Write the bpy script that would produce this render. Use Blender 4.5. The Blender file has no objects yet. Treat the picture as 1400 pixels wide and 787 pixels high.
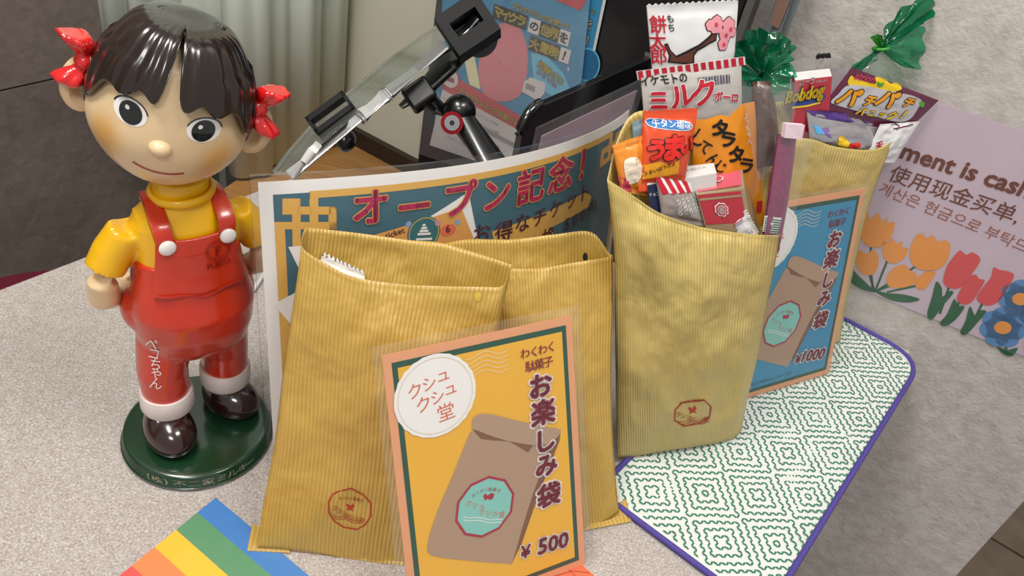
import bpy, bmesh, math, random
import numpy as np
from math import sin, cos, pi, radians, sqrt, atan2
from mathutils import Vector, Matrix, noise
from mathutils.bvhtree import BVHTree
from mathutils.geometry import tessellate_polygon
random.seed(5)
sc = bpy.context.scene
COL = sc.collection
# ------------------------------------------------------------------ camera
FPX, ROLL, PITCH, CH = 1080.0, radians(12.5), radians(37.0), 0.5
R0 = Vector((1, 0, 0)); U0 = Vector((0, sin(PITCH), cos(PITCH))); FW = Vector((0, cos(PITCH), -sin(PITCH)))
CR = cos(ROLL) * R0 + sin(ROLL) * U0
CU = -sin(ROLL) * R0 + cos(ROLL) * U0
CC = Vector((0, 0, CH))
cam = bpy.data.cameras.new('camera'); camo = bpy.data.objects.new('camera', cam); COL.objects.link(camo)
cam.sensor_width = 36; cam.lens = 36 * FPX / 1400; cam.clip_start = .01
camo.matrix_world = Matrix(((CR.x, CU.x, -FW.x, CC.x), (CR.y, CU.y, -FW.y, CC.y), (CR.z, CU.z, -FW.z, CC.z), (0, 0, 0, 1)))
sc.camera = camo
# ------------------------------------------------------------------ light
w = bpy.data.worlds.new('world'); sc.world = w; w.use_nodes = True
w.node_tree.nodes['Background'].inputs[0].default_value = (.80, .79, .78, 1)
w.node_tree.nodes['Background'].inputs[1].default_value = .42
sc.view_settings.view_transform = 'Standard'; sc.view_settings.look = 'None'
sc.view_settings.exposure = .38; sc.view_settings.gamma = 1
def area(name, loc, target, sx, sy, power, col):
    l = bpy.data.lights.new(name, 'AREA'); l.shape = 'RECTANGLE'; l.size = sx; l.size_y = sy; l.energy = power; l.color = col
    o = bpy.data.objects.new(name, l); COL.objects.link(o); o.location = loc
    o.rotation_euler = (Vector(target) - Vector(loc)).to_track_quat('-Z', 'Y').to_euler()
    return o
area('ceiling_lamp', (-.55, .10, 1.75), (0, .45, 0), .55, .30, 16, (1, .97, .92))
area('ceiling_lamp', (.55, .25, 1.75), (.1, .6, 0), .55, .30, 9, (1, .96, .91))
area('ceiling_lamp', (-.15, -.9, 1.7), (0, .4, 0), .5, .3, 8, (1, .97, .93))

# ------------------------------------------------------------------ camera-ray helpers: pixel of the 1400x787 photograph -> place in the room
def ray(x, y): return FW + CR * ((x - 700) / FPX) - CU * ((y - 393.5) / FPX)
def G(x, y, z=0.0):
    d = ray(x, y); return CC + d * ((z - CC.z) / d.z)
def Z(x, y, depth): return CC + ray(x, y) * depth
def onplane(x, y, p0, n):
    d = ray(x, y); return CC + d * ((p0 - CC).dot(n) / d.dot(n))
def proj(p):
    v = p - CC; z = v.dot(FW); return (700 + FPX * v.dot(CR) / z, 393.5 - FPX * v.dot(CU) / z)

# ------------------------------------------------------------------ materials
def srgb(h):
    if isinstance(h, str):
        c = [int(h[i:i + 2], 16) / 255 for i in (0, 2, 4)]
        return tuple(x / 12.92 if x <= .04045 else ((x + .055) / 1.055) ** 2.4 for x in c) + (1,)
    return tuple(h) + (1,)
MC = {}
def mat(name, col, rough=.5, metal=0, coat=0, bump=0, bscale=200, var=0, vscale=30, spec=.5, trans=0, emit=0, coatr=.1, sss=0):
    if name in MC: return MC[name]
    m = bpy.data.materials.new(name); m.use_nodes = True; nt = m.node_tree; b = nt.nodes['Principled BSDF']
    c = srgb(col); b.inputs['Base Color'].default_value = c; b.inputs['Roughness'].default_value = rough
    b.inputs['Metallic'].default_value = metal; b.inputs['Coat Weight'].default_value = coat; b.inputs['Coat Roughness'].default_value = coatr
    b.inputs['Specular IOR Level'].default_value = spec; b.inputs['Transmission Weight'].default_value = trans
    tc = nt.nodes.new('ShaderNodeTexCoord')
    if var:
        n = nt.nodes.new('ShaderNodeTexNoise'); n.inputs['Scale'].default_value = vscale; n.inputs['Detail'].default_value = 5
        nt.links.new(tc.outputs['Object'], n.inputs['Vector'])
        r = nt.nodes.new('ShaderNodeValToRGB'); r.color_ramp.elements[0].position = .3; r.color_ramp.elements[1].position = .7
        r.color_ramp.elements[0].color = tuple(x * (1 - var) for x in c[:3]) + (1,)
        r.color_ramp.elements[1].color = tuple(min(1, x * (1 + var)) for x in c[:3]) + (1,)
        nt.links.new(n.outputs['Fac'], r.inputs['Fac']); nt.links.new(r.outputs['Color'], b.inputs['Base Color'])
    if bump:
        n = nt.nodes.new('ShaderNodeTexNoise'); n.inputs['Scale'].default_value = bscale; n.inputs['Detail'].default_value = 4
        nt.links.new(tc.outputs['Object'], n.inputs['Vector'])
        bp = nt.nodes.new('ShaderNodeBump'); bp.inputs['Strength'].default_value = bump; bp.inputs['Distance'].default_value = .002
        nt.links.new(n.outputs['Fac'], bp.inputs['Height']); nt.links.new(bp.outputs['Normal'], b.inputs['Normal'])
    MC[name] = m; return m
def film(name, tint=(1, 1, 1), gloss=.06, rough=.08, opac=0.0, col=(1, 1, 1), bump=.15, bscale=60):
    """thin clear plastic: lets light through, mirrors a little, may be tinted or milky"""
    if name in MC: return MC[name]
    m = bpy.data.materials.new(name); m.use_nodes = True; nt = m.node_tree; nt.nodes.clear()
    out = nt.nodes.new('ShaderNodeOutputMaterial')
    t = nt.nodes.new('ShaderNodeBsdfTransparent'); t.inputs[0].default_value = tuple(tint) + (1,)
    gl = nt.nodes.new('ShaderNodeBsdfGlossy'); gl.inputs['Roughness'].default_value = rough
    df = nt.nodes.new('ShaderNodeBsdfDiffuse'); df.inputs[0].default_value = tuple(col) + (1,)
    tc = nt.nodes.new('ShaderNodeTexCoord'); n = nt.nodes.new('ShaderNodeTexNoise'); n.inputs['Scale'].default_value = bscale
    nt.links.new(tc.outputs['Object'], n.inputs['Vector'])
    bp = nt.nodes.new('ShaderNodeBump'); bp.inputs['Strength'].default_value = bump; bp.inputs['Distance'].default_value = .004
    nt.links.new(n.outputs['Fac'], bp.inputs['Height']); nt.links.new(bp.outputs['Normal'], gl.inputs['Normal'])
    m1 = nt.nodes.new('ShaderNodeMixShader'); m1.inputs[0].default_value = opac
    nt.links.new(t.outputs[0], m1.inputs[1]); nt.links.new(df.outputs[0], m1.inputs[2])
    lw = nt.nodes.new('ShaderNodeLayerWeight'); lw.inputs['Blend'].default_value = .5
    pw = nt.nodes.new('ShaderNodeMath'); pw.operation = 'POWER'; pw.inputs[1].default_value = 4.0; nt.links.new(lw.outputs['Facing'], pw.inputs[0])
    ad = nt.nodes.new('ShaderNodeMath'); ad.operation = 'MULTIPLY_ADD'; ad.inputs[1].default_value = .7; ad.inputs[2].default_value = gloss; ad.use_clamp = True
    nt.links.new(pw.outputs[0], ad.inputs[0])
    m2 = nt.nodes.new('ShaderNodeMixShader'); nt.links.new(ad.outputs[0], m2.inputs[0])
    nt.links.new(m1.outputs[0], m2.inputs[1]); nt.links.new(gl.outputs[0], m2.inputs[2]); nt.links.new(m2.outputs[0], out.inputs[0])
    MC[name] = m; return m
def ramp(nt, fac, stops, interp='LINEAR'):
    r = nt.nodes.new('ShaderNodeValToRGB'); cr = r.color_ramp; cr.interpolation = interp
    while len(cr.elements) > 1: cr.elements.remove(cr.elements[-1])
    cr.elements[0].position = stops[0][0]; cr.elements[0].color = srgb(stops[0][1])
    for p, c in stops[1:]:
        e = cr.elements.new(p); e.color = srgb(c)
    nt.links.new(fac, r.inputs['Fac']); return r.outputs['Color']
def kraft(name, c1, c2, spacing=.0034):
    m = bpy.data.materials.new(name); m.use_nodes = True; nt = m.node_tree; b = nt.nodes['Principled BSDF']
    uv = nt.nodes.new('ShaderNodeUVMap'); sep = nt.nodes.new('ShaderNodeSeparateXYZ'); nt.links.new(uv.outputs[0], sep.inputs[0])
    mu = nt.nodes.new('ShaderNodeMath'); mu.operation = 'MULTIPLY'; mu.inputs[1].default_value = 2 * pi / spacing; nt.links.new(sep.outputs[0], mu.inputs[0])
    si = nt.nodes.new('ShaderNodeMath'); si.operation = 'SINE'; nt.links.new(mu.outputs[0], si.inputs[0])
    mr = nt.nodes.new('ShaderNodeMapRange'); mr.inputs['From Min'].default_value = -1; nt.links.new(si.outputs[0], mr.inputs['Value'])
    n = nt.nodes.new('ShaderNodeTexNoise'); n.inputs['Scale'].default_value = 14; n.inputs['Detail'].default_value = 6; nt.links.new(uv.outputs[0], n.inputs['Vector'])
    mx = nt.nodes.new('ShaderNodeMix'); mx.data_type = 'RGBA'
    mx.inputs[6].default_value = srgb(c1); mx.inputs[7].default_value = srgb(c2); nt.links.new(mr.outputs[0], mx.inputs[0])
    m2 = nt.nodes.new('ShaderNodeMix'); m2.data_type = 'RGBA'; m2.blend_type = 'MULTIPLY'; m2.inputs[0].default_value = .5
    nt.links.new(mx.outputs[2], m2.inputs[6]); nt.links.new(ramp(nt, n.outputs['Fac'], [(.3, 'ece4d0'), (.7, 'ffffff')]), m2.inputs[7])
    nt.links.new(m2.outputs[2], b.inputs['Base Color'])
    b.inputs['Roughness'].default_value = .36; b.inputs['Specular IOR Level'].default_value = .7
    n2 = nt.nodes.new('ShaderNodeTexNoise'); n2.inputs['Scale'].default_value = 16; n2.inputs['Detail'].default_value = 3; n2.inputs['Distortion'].default_value = .3
    nt.links.new(uv.outputs[0], n2.inputs['Vector'])
    ad = nt.nodes.new('ShaderNodeMath'); ad.operation = 'MULTIPLY_ADD'; ad.inputs[1].default_value = .05; nt.links.new(mr.outputs[0], ad.inputs[0]); nt.links.new(n2.outputs['Fac'], ad.inputs[2])
    bp = nt.nodes.new('ShaderNodeBump'); bp.inputs['Strength'].default_value = .7; bp.inputs['Distance'].default_value = .008
    nt.links.new(ad.outputs[0], bp.inputs['Height']); nt.links.new(bp.outputs['Normal'], b.inputs['Normal'])
    return m

# ------------------------------------------------------------------ mesh helpers
class M:
    def __init__(s): s.v = []; s.f = []; s.uv = {}
    def add(s, v, f):
        k = len(s.v); s.v += [Vector(p) for p in v]; s.f += [tuple(i + k for i in q) for q in f]; return s
ORG = {}
def thing(name, label, cat, loc, group=None, kind=None):
    o = bpy.data.objects.new(name, None); o.empty_display_size = .02; COL.objects.link(o); o.location = loc; ORG[o.name] = Vector(loc)
    return tag(o, label, cat, group, kind)
def tag(o, label=None, cat=None, group=None, kind=None):
    if label: o['label'] = label
    if cat: o['category'] = cat
    if group: o['group'] = group
    if kind: o['kind'] = kind
    return o
def obj(name, m, material, parent=None, smooth=False, label=None, kind=None, mods=()):
    me = bpy.data.meshes.new(name)
    if parent is not None: org = ORG[parent.name]
    else: org = Vector((sum(p.x for p in m.v) / len(m.v), sum(p.y for p in m.v) / len(m.v), min(p.z for p in m.v)))
    me.from_pydata([p - org for p in m.v], [], m.f)
    if m.uv:
        ul = me.uv_layers.new(name='UVMap')
        for lp in me.loops: ul.data[lp.index].uv = m.uv[lp.vertex_index]
    me.materials.append(material)
    me.update()
    if smooth:
        me.polygons.foreach_set('use_smooth', [True] * len(me.polygons)); me.set_sharp_from_angle(angle=radians(55))
    o = bpy.data.objects.new(name, me); COL.objects.link(o)
    ORG[o.name] = org
    if parent is not None: o.parent = parent
    else: o.location = org
    for kd, kw in mods:
        md = o.modifiers.new(kd.lower(), kd)
        for a, b in kw.items(): setattr(md, a, b)
    if label: o['label'] = label
    if kind: o['kind'] = kind
    return o
def fixn(m):
    bm = bmesh.new(); vs = [bm.verts.new(p) for p in m.v]
    for f in m.f:
        try: bm.faces.new([vs[i] for i in f])
        except ValueError: pass
    bmesh.ops.recalc_face_normals(bm, faces=bm.faces); bm.verts.index_update()
    r = M(); r.v = [v.co.copy() for v in bm.verts]; r.f = [tuple(v.index for v in f.verts) for f in bm.faces]; bm.free(); return r
def frame(d):
    d = d.normalized(); a = Vector((0, 0, 1)) if abs(d.z) < .9 else Vector((1, 0, 0)); x = d.cross(a).normalized(); return x, x.cross(d).normalized(), d
def box(c, ax, ay, az, m=None):
    """box: centre and three half-extent vectors"""
    m = m or M(); v = [c + ax * i + ay * j + az * k for k in (-1, 1) for j in (-1, 1) for i in (-1, 1)]
    return m.add(v, [(0, 2, 3, 1), (4, 5, 7, 6), (0, 1, 5, 4), (2, 6, 7, 3), (0, 4, 6, 2), (1, 3, 7, 5)])
def tube(pts, rad, n=12, m=None, caps=True, sq=1.0):
    m = m or M(); pts = [Vector(p) for p in pts]; rad = rad if isinstance(rad, (list, tuple)) else [rad] * len(pts); V = []; F = []
    x0 = None
    for i, p in enumerate(pts):
        d = (pts[min(i + 1, len(pts) - 1)] - pts[max(i - 1, 0)]).normalized()
        if x0 is None: x, y, _ = frame(d)
        else: x = (x0 - d * x0.dot(d)).normalized(); y = d.cross(x)
        x0 = x
        for k in range(n):
            a = 2 * pi * k / n; V.append(p + (x * cos(a) + y * sin(a) * sq) * rad[i])
    for i in range(len(pts) - 1):
        for k in range(n): F.append((i * n + k, i * n + (k + 1) % n, (i + 1) * n + (k + 1) % n, (i + 1) * n + k))
    if caps: F.append(tuple(range(n))[::-1]); F.append(tuple((len(pts) - 1) * n + k for k in range(n)))
    return m.add(V, F)
def loft(rings, n=40, m=None, p=2.0):
    """rings: (cx, cy, z, rx, ry) superellipses, closed with caps"""
    m = m or M(); V = []; F = []
    for cx, cy, z, rx, ry in rings:
        for k in range(n):
            a = 2 * pi * k / n; ca, sa = cos(a), sin(a)
            V.append((cx + rx * math.copysign(abs(ca) ** (2 / p), ca), cy + ry * math.copysign(abs(sa) ** (2 / p), sa), z))
    for i in range(len(rings) - 1):
        for k in range(n): F.append((i * n + k, i * n + (k + 1) % n, (i + 1) * n + (k + 1) % n, (i + 1) * n + k))
    F.append(tuple(range(n))[::-1]); F.append(tuple((len(rings) - 1) * n + k for k in range(n)))
    return m.add(V, F)
def ellipsoid(c, rx, ry, rz, nu=32, nv=18, m=None, fn=None):
    m = m or M(); V = [(0, 0, 1)]; 
    for j in range(1, nv):
        t = pi * j / nv
        for i in range(nu): a = 2 * pi * i / nu; V.append((sin(t) * cos(a), sin(t) * sin(a), cos(t)))
    V.append((0, 0, -1)); V = [Vector((x * rx, y * ry, z * rz)) for x, y, z in V]
    if fn: V = [fn(p) for p in V]
    F = [(0, 1 + i, 1 + (i + 1) % nu) for i in range(nu)]
    for j in range(nv - 2):
        for i in range(nu): a = 1 + j * nu; F.append((a + i, a + nu + i, a + nu + (i + 1) % nu, a + (i + 1) % nu))
    e = len(V) - 1; a = 1 + (nv - 2) * nu; F += [(e, a + (i + 1) % nu, a + i) for i in range(nu)]
    return m.add([p + Vector(c) for p in V], F)
def xf(m, T):
    m.v = [T(p) for p in m.v]; return m
def prism(poly, z0, z1, m=None):
    m = m or M(); n = len(poly); V = [(x, y, z0) for x, y in poly] + [(x, y, z1) for x, y in poly]
    F = [(i, (i + 1) % n, n + (i + 1) % n, n + i) for i in range(n)] + [tuple(range(n))[::-1], tuple(range(n, 2 * n))]
    return m.add(V, F)
def slab(pts, nrm, th, m=None):
    m = m or M(); n = len(pts); V = list(pts) + [p - nrm * th for p in pts]
    return m.add(V, [tuple(range(n)), tuple(range(n, 2 * n))[::-1]] + [(i, n + i, n + (i + 1) % n, (i + 1) % n) for i in range(n)])
def crom(pts, k=6, closed=True):
    out = []; n = len(pts); P = [np.array(p, float) for p in pts]
    for i in range(n if closed else n - 1):
        a, b, c, d = (P[(i - 1) % n], P[i], P[(i + 1) % n], P[(i + 2) % n]) if closed else (P[max(i - 1, 0)], P[i], P[i + 1], P[min(i + 2, n - 1)])
        for j in range(k):
            t = j / k; out.append(tuple(.5 * (2 * b + (c - a) * t + (2 * a - 5 * b + 4 * c - d) * t * t + (3 * b - a - 3 * c + d) * t ** 3)))
    if not closed: out.append(tuple(P[-1]))
    return out
def pinterp(pts, t):
    """point at arc-length fraction t of a polyline"""
    P = np.array(pts, float); L = np.concatenate([[0], np.cumsum(np.linalg.norm(np.diff(P, axis=0), axis=1))]); L /= L[-1]
    return np.array([np.interp(t, L, P[:, k]) for k in range(P.shape[1])])

# ------------------------------------------------------------------ flat print: 2-D shapes laid on a sheet
_tc = {}
def glyphs(body, bold=0.0, shear=0.0):
    """outline of a text; bold thickens it by laying shifted copies over one another"""
    key = (body, shear)
    if key not in _tc:
        cu = bpy.data.curves.new('t', 'FONT'); cu.body = body; cu.resolution_u = 2; cu.shear = shear
        o = bpy.data.objects.new('t', cu); COL.objects.link(o)
        dg = bpy.context.evaluated_depsgraph_get(); me = bpy.data.meshes.new_from_object(o.evaluated_get(dg))
        v = [(p.co.x, p.co.y) for p in me.vertices]; f = [tuple(p.vertices) for p in me.polygons]
        bpy.data.objects.remove(o); bpy.data.curves.remove(cu); bpy.data.meshes.remove(me); _tc[key] = (v, f)
    v, f = _tc[key]
    if bold <= 0: return v, f
    n = 4 if bold < .022 else 8 if bold < .06 else 12; V, F = [], []
    for k in range(n):
        a = 2 * pi * (k + .5) / n; q = len(V); V += [(x + bold * cos(a), y + bold * sin(a)) for x, y in v]; F += [tuple(i + q for i in t) for t in f]
    return V, F
def tess(poly):
    return list(poly), [tuple(t) for t in tessellate_polygon([[Vector((x, y, 0)) for x, y in poly]])]
class Sheet:
    """a printed surface: fn(u,v)->(pos, normal); L(px,py)->(u,v)"""
    def __init__(s, fn, L, parent, cut=0, step=.00016):
        s.fn, s.L, s.parent, s.cut, s.step = fn, L, parent, cut, step; s.acc = {}
    def put(s, name, material, geo, layer=1):
        v, f = geo; vs, fs = s.acc.setdefault((name, material.name, layer), ([], [])); k = len(vs); vs += list(v); fs += [tuple(i + k for i in q) for q in f]
    def poly(s, name, m, pts, layer=1, px=True):
        s.put(name, m, tess([s.L(*p) for p in pts] if px else pts), layer)
    def blob(s, name, m, pts, layer=1, px=True): s.poly(name, m, crom(pts, 5), layer, px)
    def line(s, name, m, pts, wd, layer=1, px=True, closed=False):
        P = [Vector(s.L(*p) if px else p) for p in pts]; V = []; n = len(P)
        for i, p in enumerate(P):
            d = (P[(i + 1) % n] - P[i - 1]) if closed else (P[min(i + 1, n - 1)] - P[max(i - 1, 0)])
            d = d.normalized(); q = Vector((-d.y, d.x)) * wd / 2; V += [tuple(p + q), tuple(p - q)]
        F = [(2 * i, 2 * i + 1, (2 * i + 3) % (2 * n), (2 * i + 2) % (2 * n)) for i in range(n if closed else n - 1)]
        s.put(name, m, (V, F), layer)
    def text(s, name, m, body, A, B, layer=2, bold=.0, ys=1.0, px=True, outline=None, ow=.05, shear=0.0):
        """body set so that its ink runs from A to B along the baseline"""
        a = Vector(s.L(*A) if px else A); b = Vector(s.L(*B) if px else B); d = b - a
        v, f = glyphs(body, bold, shear)
        if not v: return
        x0 = min(p[0] for p in v); x1 = max(p[0] for p in v); k = d.length / (x1 - x0); e = d.normalized(); q = Vector((-e.y, e.x))
        T = lambda V: [tuple(a + e * ((p[0] - x0) * k) + q * (p[1] * k * ys)) for p in V]
        if outline:
            v2, f2 = glyphs(body, bold + ow, shear); s.put(name + '_outline', outline, (T(v2), f2), layer)
        s.put(name, m, (T(v), f), layer + (1 if outline else 0))
    def char(s, name, m, ch, c, size, rot=0, layer=2, bold=0, px=True, outline=None, ow=.05, sx=1):
        """one character centred on c with em size"""
        c = Vector(s.L(*c) if px else c); v, f = glyphs(ch, bold); cr, sr = cos(rot), sin(rot)
        x0 = (min(p[0] for p in v) + max(p[0] for p in v)) / 2; y0 = (min(p[1] for p in v) + max(p[1] for p in v)) / 2
        T = lambda V: [tuple(c + Vector((((p[0] - x0) * cr * sx - (p[1] - y0) * sr) * size, ((p[0] - x0) * sr * sx + (p[1] - y0) * cr) * size))) for p in V]
        if outline:
            v2, f2 = glyphs(ch, bold + ow); s.put(name + '_outline', outline, (T(v2), f2), layer)
        s.put(name, m, (T(v), f), layer + (1 if outline else 0))
    def circle(s, name, m, c, r, layer=1, px=True, n=48, wob=0, wk=9, ry=None):
        c = Vector(s.L(*c) if px else c); ry = ry or r
        s.put(name, m, tess([(c.x + r * (1 + wob * sin(wk * 2 * pi * i / n)) * cos(2 * pi * i / n), c.y + ry * (1 + wob * sin(wk * 2 * pi * i / n)) * sin(2 * pi * i / n)) for i in range(n)]), layer)
    def flush(s):
        for (name, mn, layer), (v, f) in s.acc.items():
            if s.cut:
                bm = bmesh.new(); bv = [bm.verts.new((x, y, 0)) for x, y in v]
                for q in f:
                    try: bm.faces.new([bv[i] for i in q])
                    except ValueError: pass
                for ax in (0, 1):
                    lo = min(p[ax] for p in v); hi = max(p[ax] for p in v)
                    if ax == 1 and s.cut_v is False: continue
                    k = math.ceil(lo / s.cut)
                    while k * s.cut < hi:
                        co = [0, 0, 0]; no = [0, 0, 0]; co[ax] = k * s.cut; no[ax] = 1
                        bmesh.ops.bisect_plane(bm, geom=bm.verts[:] + bm.edges[:] + bm.faces[:], plane_co=co, plane_no=no); k += 1
                bm.verts.index_update(); v = [(p.co.x, p.co.y) for p in bm.verts]; f = [tuple(q.index for q in p.verts) for p in bm.faces]; bm.free()
            m = M(); V = []
            for x, y in v:
                p, n = s.fn(x, y); V.append(p + n * (s.step * layer))
            m.add(V, f); obj(name, m, bpy.data.materials[mn], s.parent)
        s.acc = {}
    cut_v = None
def plane_sheet(A, d, up, parent):
    n = d.cross(up).normalized()
    def L(x, y):
        q = onplane(x, y, A, n) - A; return (q.dot(d), q.dot(up))
    return Sheet(lambda u, v: (A + d * u + up * v, n), L, parent)
def lean_axes(a, b, lean, z=0.0):
    A = G(*a, z); B = G(*b, z); d = (B - A).normalized(); back = Vector((-d.y, d.x, 0))
    return A, d, Vector((0, 0, cos(lean))) + back * sin(lean)

# ================================================================== setting
UPZ = Vector((0, 0, 1))
def nodemat(name, build, rough=.6, spec=.4):
    m = bpy.data.materials.new(name); m.use_nodes = True; nt = m.node_tree; b = nt.nodes['Principled BSDF']
    b.inputs['Roughness'].default_value = rough; b.inputs['Specular IOR Level'].default_value = spec
    tc = nt.nodes.new('ShaderNodeTexCoord'); build(nt, b, tc.outputs['Object']); return m
def nz(nt, vec, scale, detail=4, dist=0, rough=.5):
    n = nt.nodes.new('ShaderNodeTexNoise'); n.inputs['Scale'].default_value = scale; n.inputs['Detail'].default_value = detail
    n.inputs['Distortion'].default_value = dist; n.inputs['Roughness'].default_value = rough; nt.links.new(vec, n.inputs['Vector']); return n.outputs['Fac']
def bump(nt, b, h, st, dist):
    bp = nt.nodes.new('ShaderNodeBump'); bp.inputs['Strength'].default_value = st; bp.inputs['Distance'].default_value = dist
    nt.links.new(h, bp.inputs['Height']); nt.links.new(bp.outputs['Normal'], b.inputs['Normal'])
def mixc(nt, a, c, f, mode='MULTIPLY'):
    m = nt.nodes.new('ShaderNodeMix'); m.data_type = 'RGBA'; m.blend_type = mode; m.inputs[0].default_value = f
    nt.links.new(a, m.inputs[6]); nt.links.new(c, m.inputs[7]); return m.outputs[2]
def b_counter(nt, b, v):
    c1 = ramp(nt, nz(nt, v, 620, 3, 0, .7), [(.33, '8d8682'), (.45, 'aaa29c'), (.55, 'bcb4ae'), (.68, 'd8d2cc')])
    c2 = ramp(nt, nz(nt, v, 230, 3), [(.35, 'e4dedb'), (.65, 'ffffff')])
    nt.links.new(mixc(nt, c1, c2, .7), b.inputs['Base Color'])
    bump(nt, b, nz(nt, v, 900, 2), .15, .0005)
m_counter = nodemat('speckled_laminate', b_counter, .38, .45)
def b_wall(nt, b, v):
    c1 = ramp(nt, nz(nt, v, 9, 5), [(.3, 'bfb8b2'), (.7, 'cdc6bf')])
    c2 = ramp(nt, nz(nt, v, 60, 6, .6), [(.3, 'e6e1de'), (.6, 'ffffff')])
    nt.links.new(mixc(nt, c1, c2, .8), b.inputs['Base Color'])
    h = nt.nodes.new('ShaderNodeMath'); h.operation = 'MULTIPLY_ADD'; h.inputs[1].default_value = .55
    nt.links.new(nz(nt, v, 260, 5, .4), h.inputs[0]); nt.links.new(nz(nt, v, 70, 4), h.inputs[2])
    bump(nt, b, h.outputs[0], .42, .003)
m_wall = nodemat('textured_wallpaper', b_wall, .5, .5)
def b_dark(nt, b, v):
    c1 = ramp(nt, nz(nt, v, 7, 6, .5), [(.3, '756a64'), (.7, '887c74')])
    c2 = ramp(nt, nz(nt, v, 45, 6, .8), [(.3, 'd8d4d0'), (.7, 'ffffff')])
    nt.links.new(mixc(nt, c1, c2, .7), b.inputs['Base Color']); bump(nt, b, nz(nt, v, 60, 6, .5), .25, .004)
m_dark = nodemat('dark_stone_panel', b_dark, .6, .3)
def b_wood(nt, b, v):
    mp = nt.nodes.new('ShaderNodeMapping'); mp.inputs['Scale'].default_value = (2, 14, 2); nt.links.new(v, mp.inputs['Vector'])
    nt.links.new(ramp(nt, nz(nt, mp.outputs[0], 8, 6, .6), [(.3, '8a6236'), (.7, 'a77c48')]), b.inputs['Base Color'])
m_wood = nodemat('oak_wood', b_wood, .45, .4)
def b_tile(nt, b, v):
    nt.links.new(ramp(nt, nz(nt, v, 12, 6, .4), [(.3, '6b5b4b'), (.7, '85725e')]), b.inputs['Base Color']); bump(nt, b, nz(nt, v, 60, 5), .2, .003)
m_tile = nodemat('brown_floor_tile', b_tile, .5, .4)
m_grout = mat('dark_grout', '3a342e', .9)
WA = G(1150, 437); WC = G(1246, 478); DW = (WC - WA).normalized(); NW = DW.cross(UPZ).normalized()     # NW faces the camera
def wl(x, y):                                                      # pixel -> place on the wall
    return onplane(x, y, WA, NW)
s_left = (wl(930, 120) - WA).dot(DW); s_right = ((wl(1310, 787) - WA).dot(DW) + (wl(1400, 680) - WA).dot(DW)) / 2
def wallbox(s0, s1, z0, z1, th, off=0.0):
    a = WA + DW * s0 - NW * off; b = WA + DW * s1 - NW * off; c = (a + b) / 2; c.z = (z0 + z1) / 2
    return box(c - NW * th / 2, DW * (s1 - s0) / 2, NW * th / 2, UPZ * (z1 - z0) / 2)
FZ = -.95
tag(obj('wall_right', wallbox(s_left, s_right, FZ, 1.5, .09), m_wall), kind='structure')
# dark wall on the left: runs away from the camera beyond the left end of the counter
CL0 = G(0, 388); CL1 = G(120, 342); DL = (CL1 - CL0).normalized(); NL = Vector((DL.y, -DL.x, 0))      # NL points to the right (into the room)
LW = CL0 - NL * .42
def leftpt(x, y): return onplane(x, y, LW, NL)
tL = (leftpt(179, 20) - LW).dot(DL)
zj = (leftpt(0, 125).z + leftpt(45, 114).z) / 2
wallL = obj('wall_left', box(LW + DL * (tL - 1.4) / 2 - NL * .06 + UPZ * .275, DL * (tL + 1.4) / 2, NL * .05, UPZ * 1.225), mat('panel_backing', '2c2725', .9)); tag(wallL, kind='structure')
for z0, z1 in ((FZ, zj - .0016), (zj + .0016, 1.5)):
    obj('wall_panel', box(LW + DL * (tL - 1.4) / 2 - NL * .005 + UPZ * (z0 + z1) / 2, DL * (tL + 1.4) / 2, NL * .005, UPZ * (z1 - z0) / 2), m_dark, wallL)
# wooden trim and grey jamb between the dark wall and the curtain
pa = leftpt(179, 20); pa.z = 0
for nm, x0, x1, mt, idx in (('trim_1', 179, 228, mat('tan_trim', '9c7c4e', .5, var=.1), 0), ('trim_2', 227, 292, mat('grey_green_jamb', '8d9083', .6), 1)):
    a = Z(x0, 20, 1.35); b = Z(x1, 20, 1.35); a.z = b.z = 0; d = (b - a)
    tag(obj(nm, box((a + b) / 2 + UPZ * .275, d / 2, Vector((-d.y, d.x, 0)).normalized() * .02, UPZ * 1.225), mt), kind='structure')
# low wooden sideboard behind the counter, curtain and cream wall above it
SZ = -.12
q = [G(x, y, SZ) for x, y in ((300, 262), (380, 208), (452, 180), (566, 238), (500, 300), (340, 330))]
sb = thing('sideboard', 'low oak-coloured wooden sideboard top behind the laminated poster, under the curtain', 'sideboard', (q[0] + q[3]) / 2 + UPZ * (FZ - SZ))
obj('board_top', prism([(p.x, p.y) for p in q], SZ - .025, SZ), m_wood, sb)
cq = sum(q, Vector()) / 6
obj('carcass', prism([((p.x - cq.x) * .93 + cq.x, (p.y - cq.y) * .93 + cq.y) for p in q], FZ, SZ - .025), mat('oak_carcass', '7a5630', .6), sb)
c0 = G(352, 232, SZ + .004); c1 = G(452, 186, SZ + .004); dc = (c1 - c0).normalized(); cp = [c1 + dc * .03, c0, c0 - DW * .10 - dc * .02, c0 - DW * .45]
V = []; F = []; NN = 220
for i in range(NN + 1):
    t = i / NN; fold = .010 * sin(t * 60 + 1.3 * sin(t * 13)) + .004 * sin(t * 131)
    p = Vector(pinterp(crom([tuple(x) for x in cp], 8, False), t)); p2 = Vector(pinterp(crom([tuple(x) for x in cp], 8, False), min(1, t + .01))) if t < .99 else p + (p - Vector(pinterp(crom([tuple(x) for x in cp], 8, False), t - .01)))
    d = (p2 - p).normalized(); nc = Vector((d.y, -d.x, 0))
    for zz in (SZ + .006, .2, .6, 1.5): V.append(Vector((p.x, p.y, 0)) + nc * (fold * (1 - .25 * (zz > 1)) - .012) + UPZ * zz)
for i in range(NN):
    for k in range(3): F.append((i * 4 + k, i * 4 + 4 + k, i * 4 + 5 + k, i * 4 + 1 + k))
cm = M().add(V, F)
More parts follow.
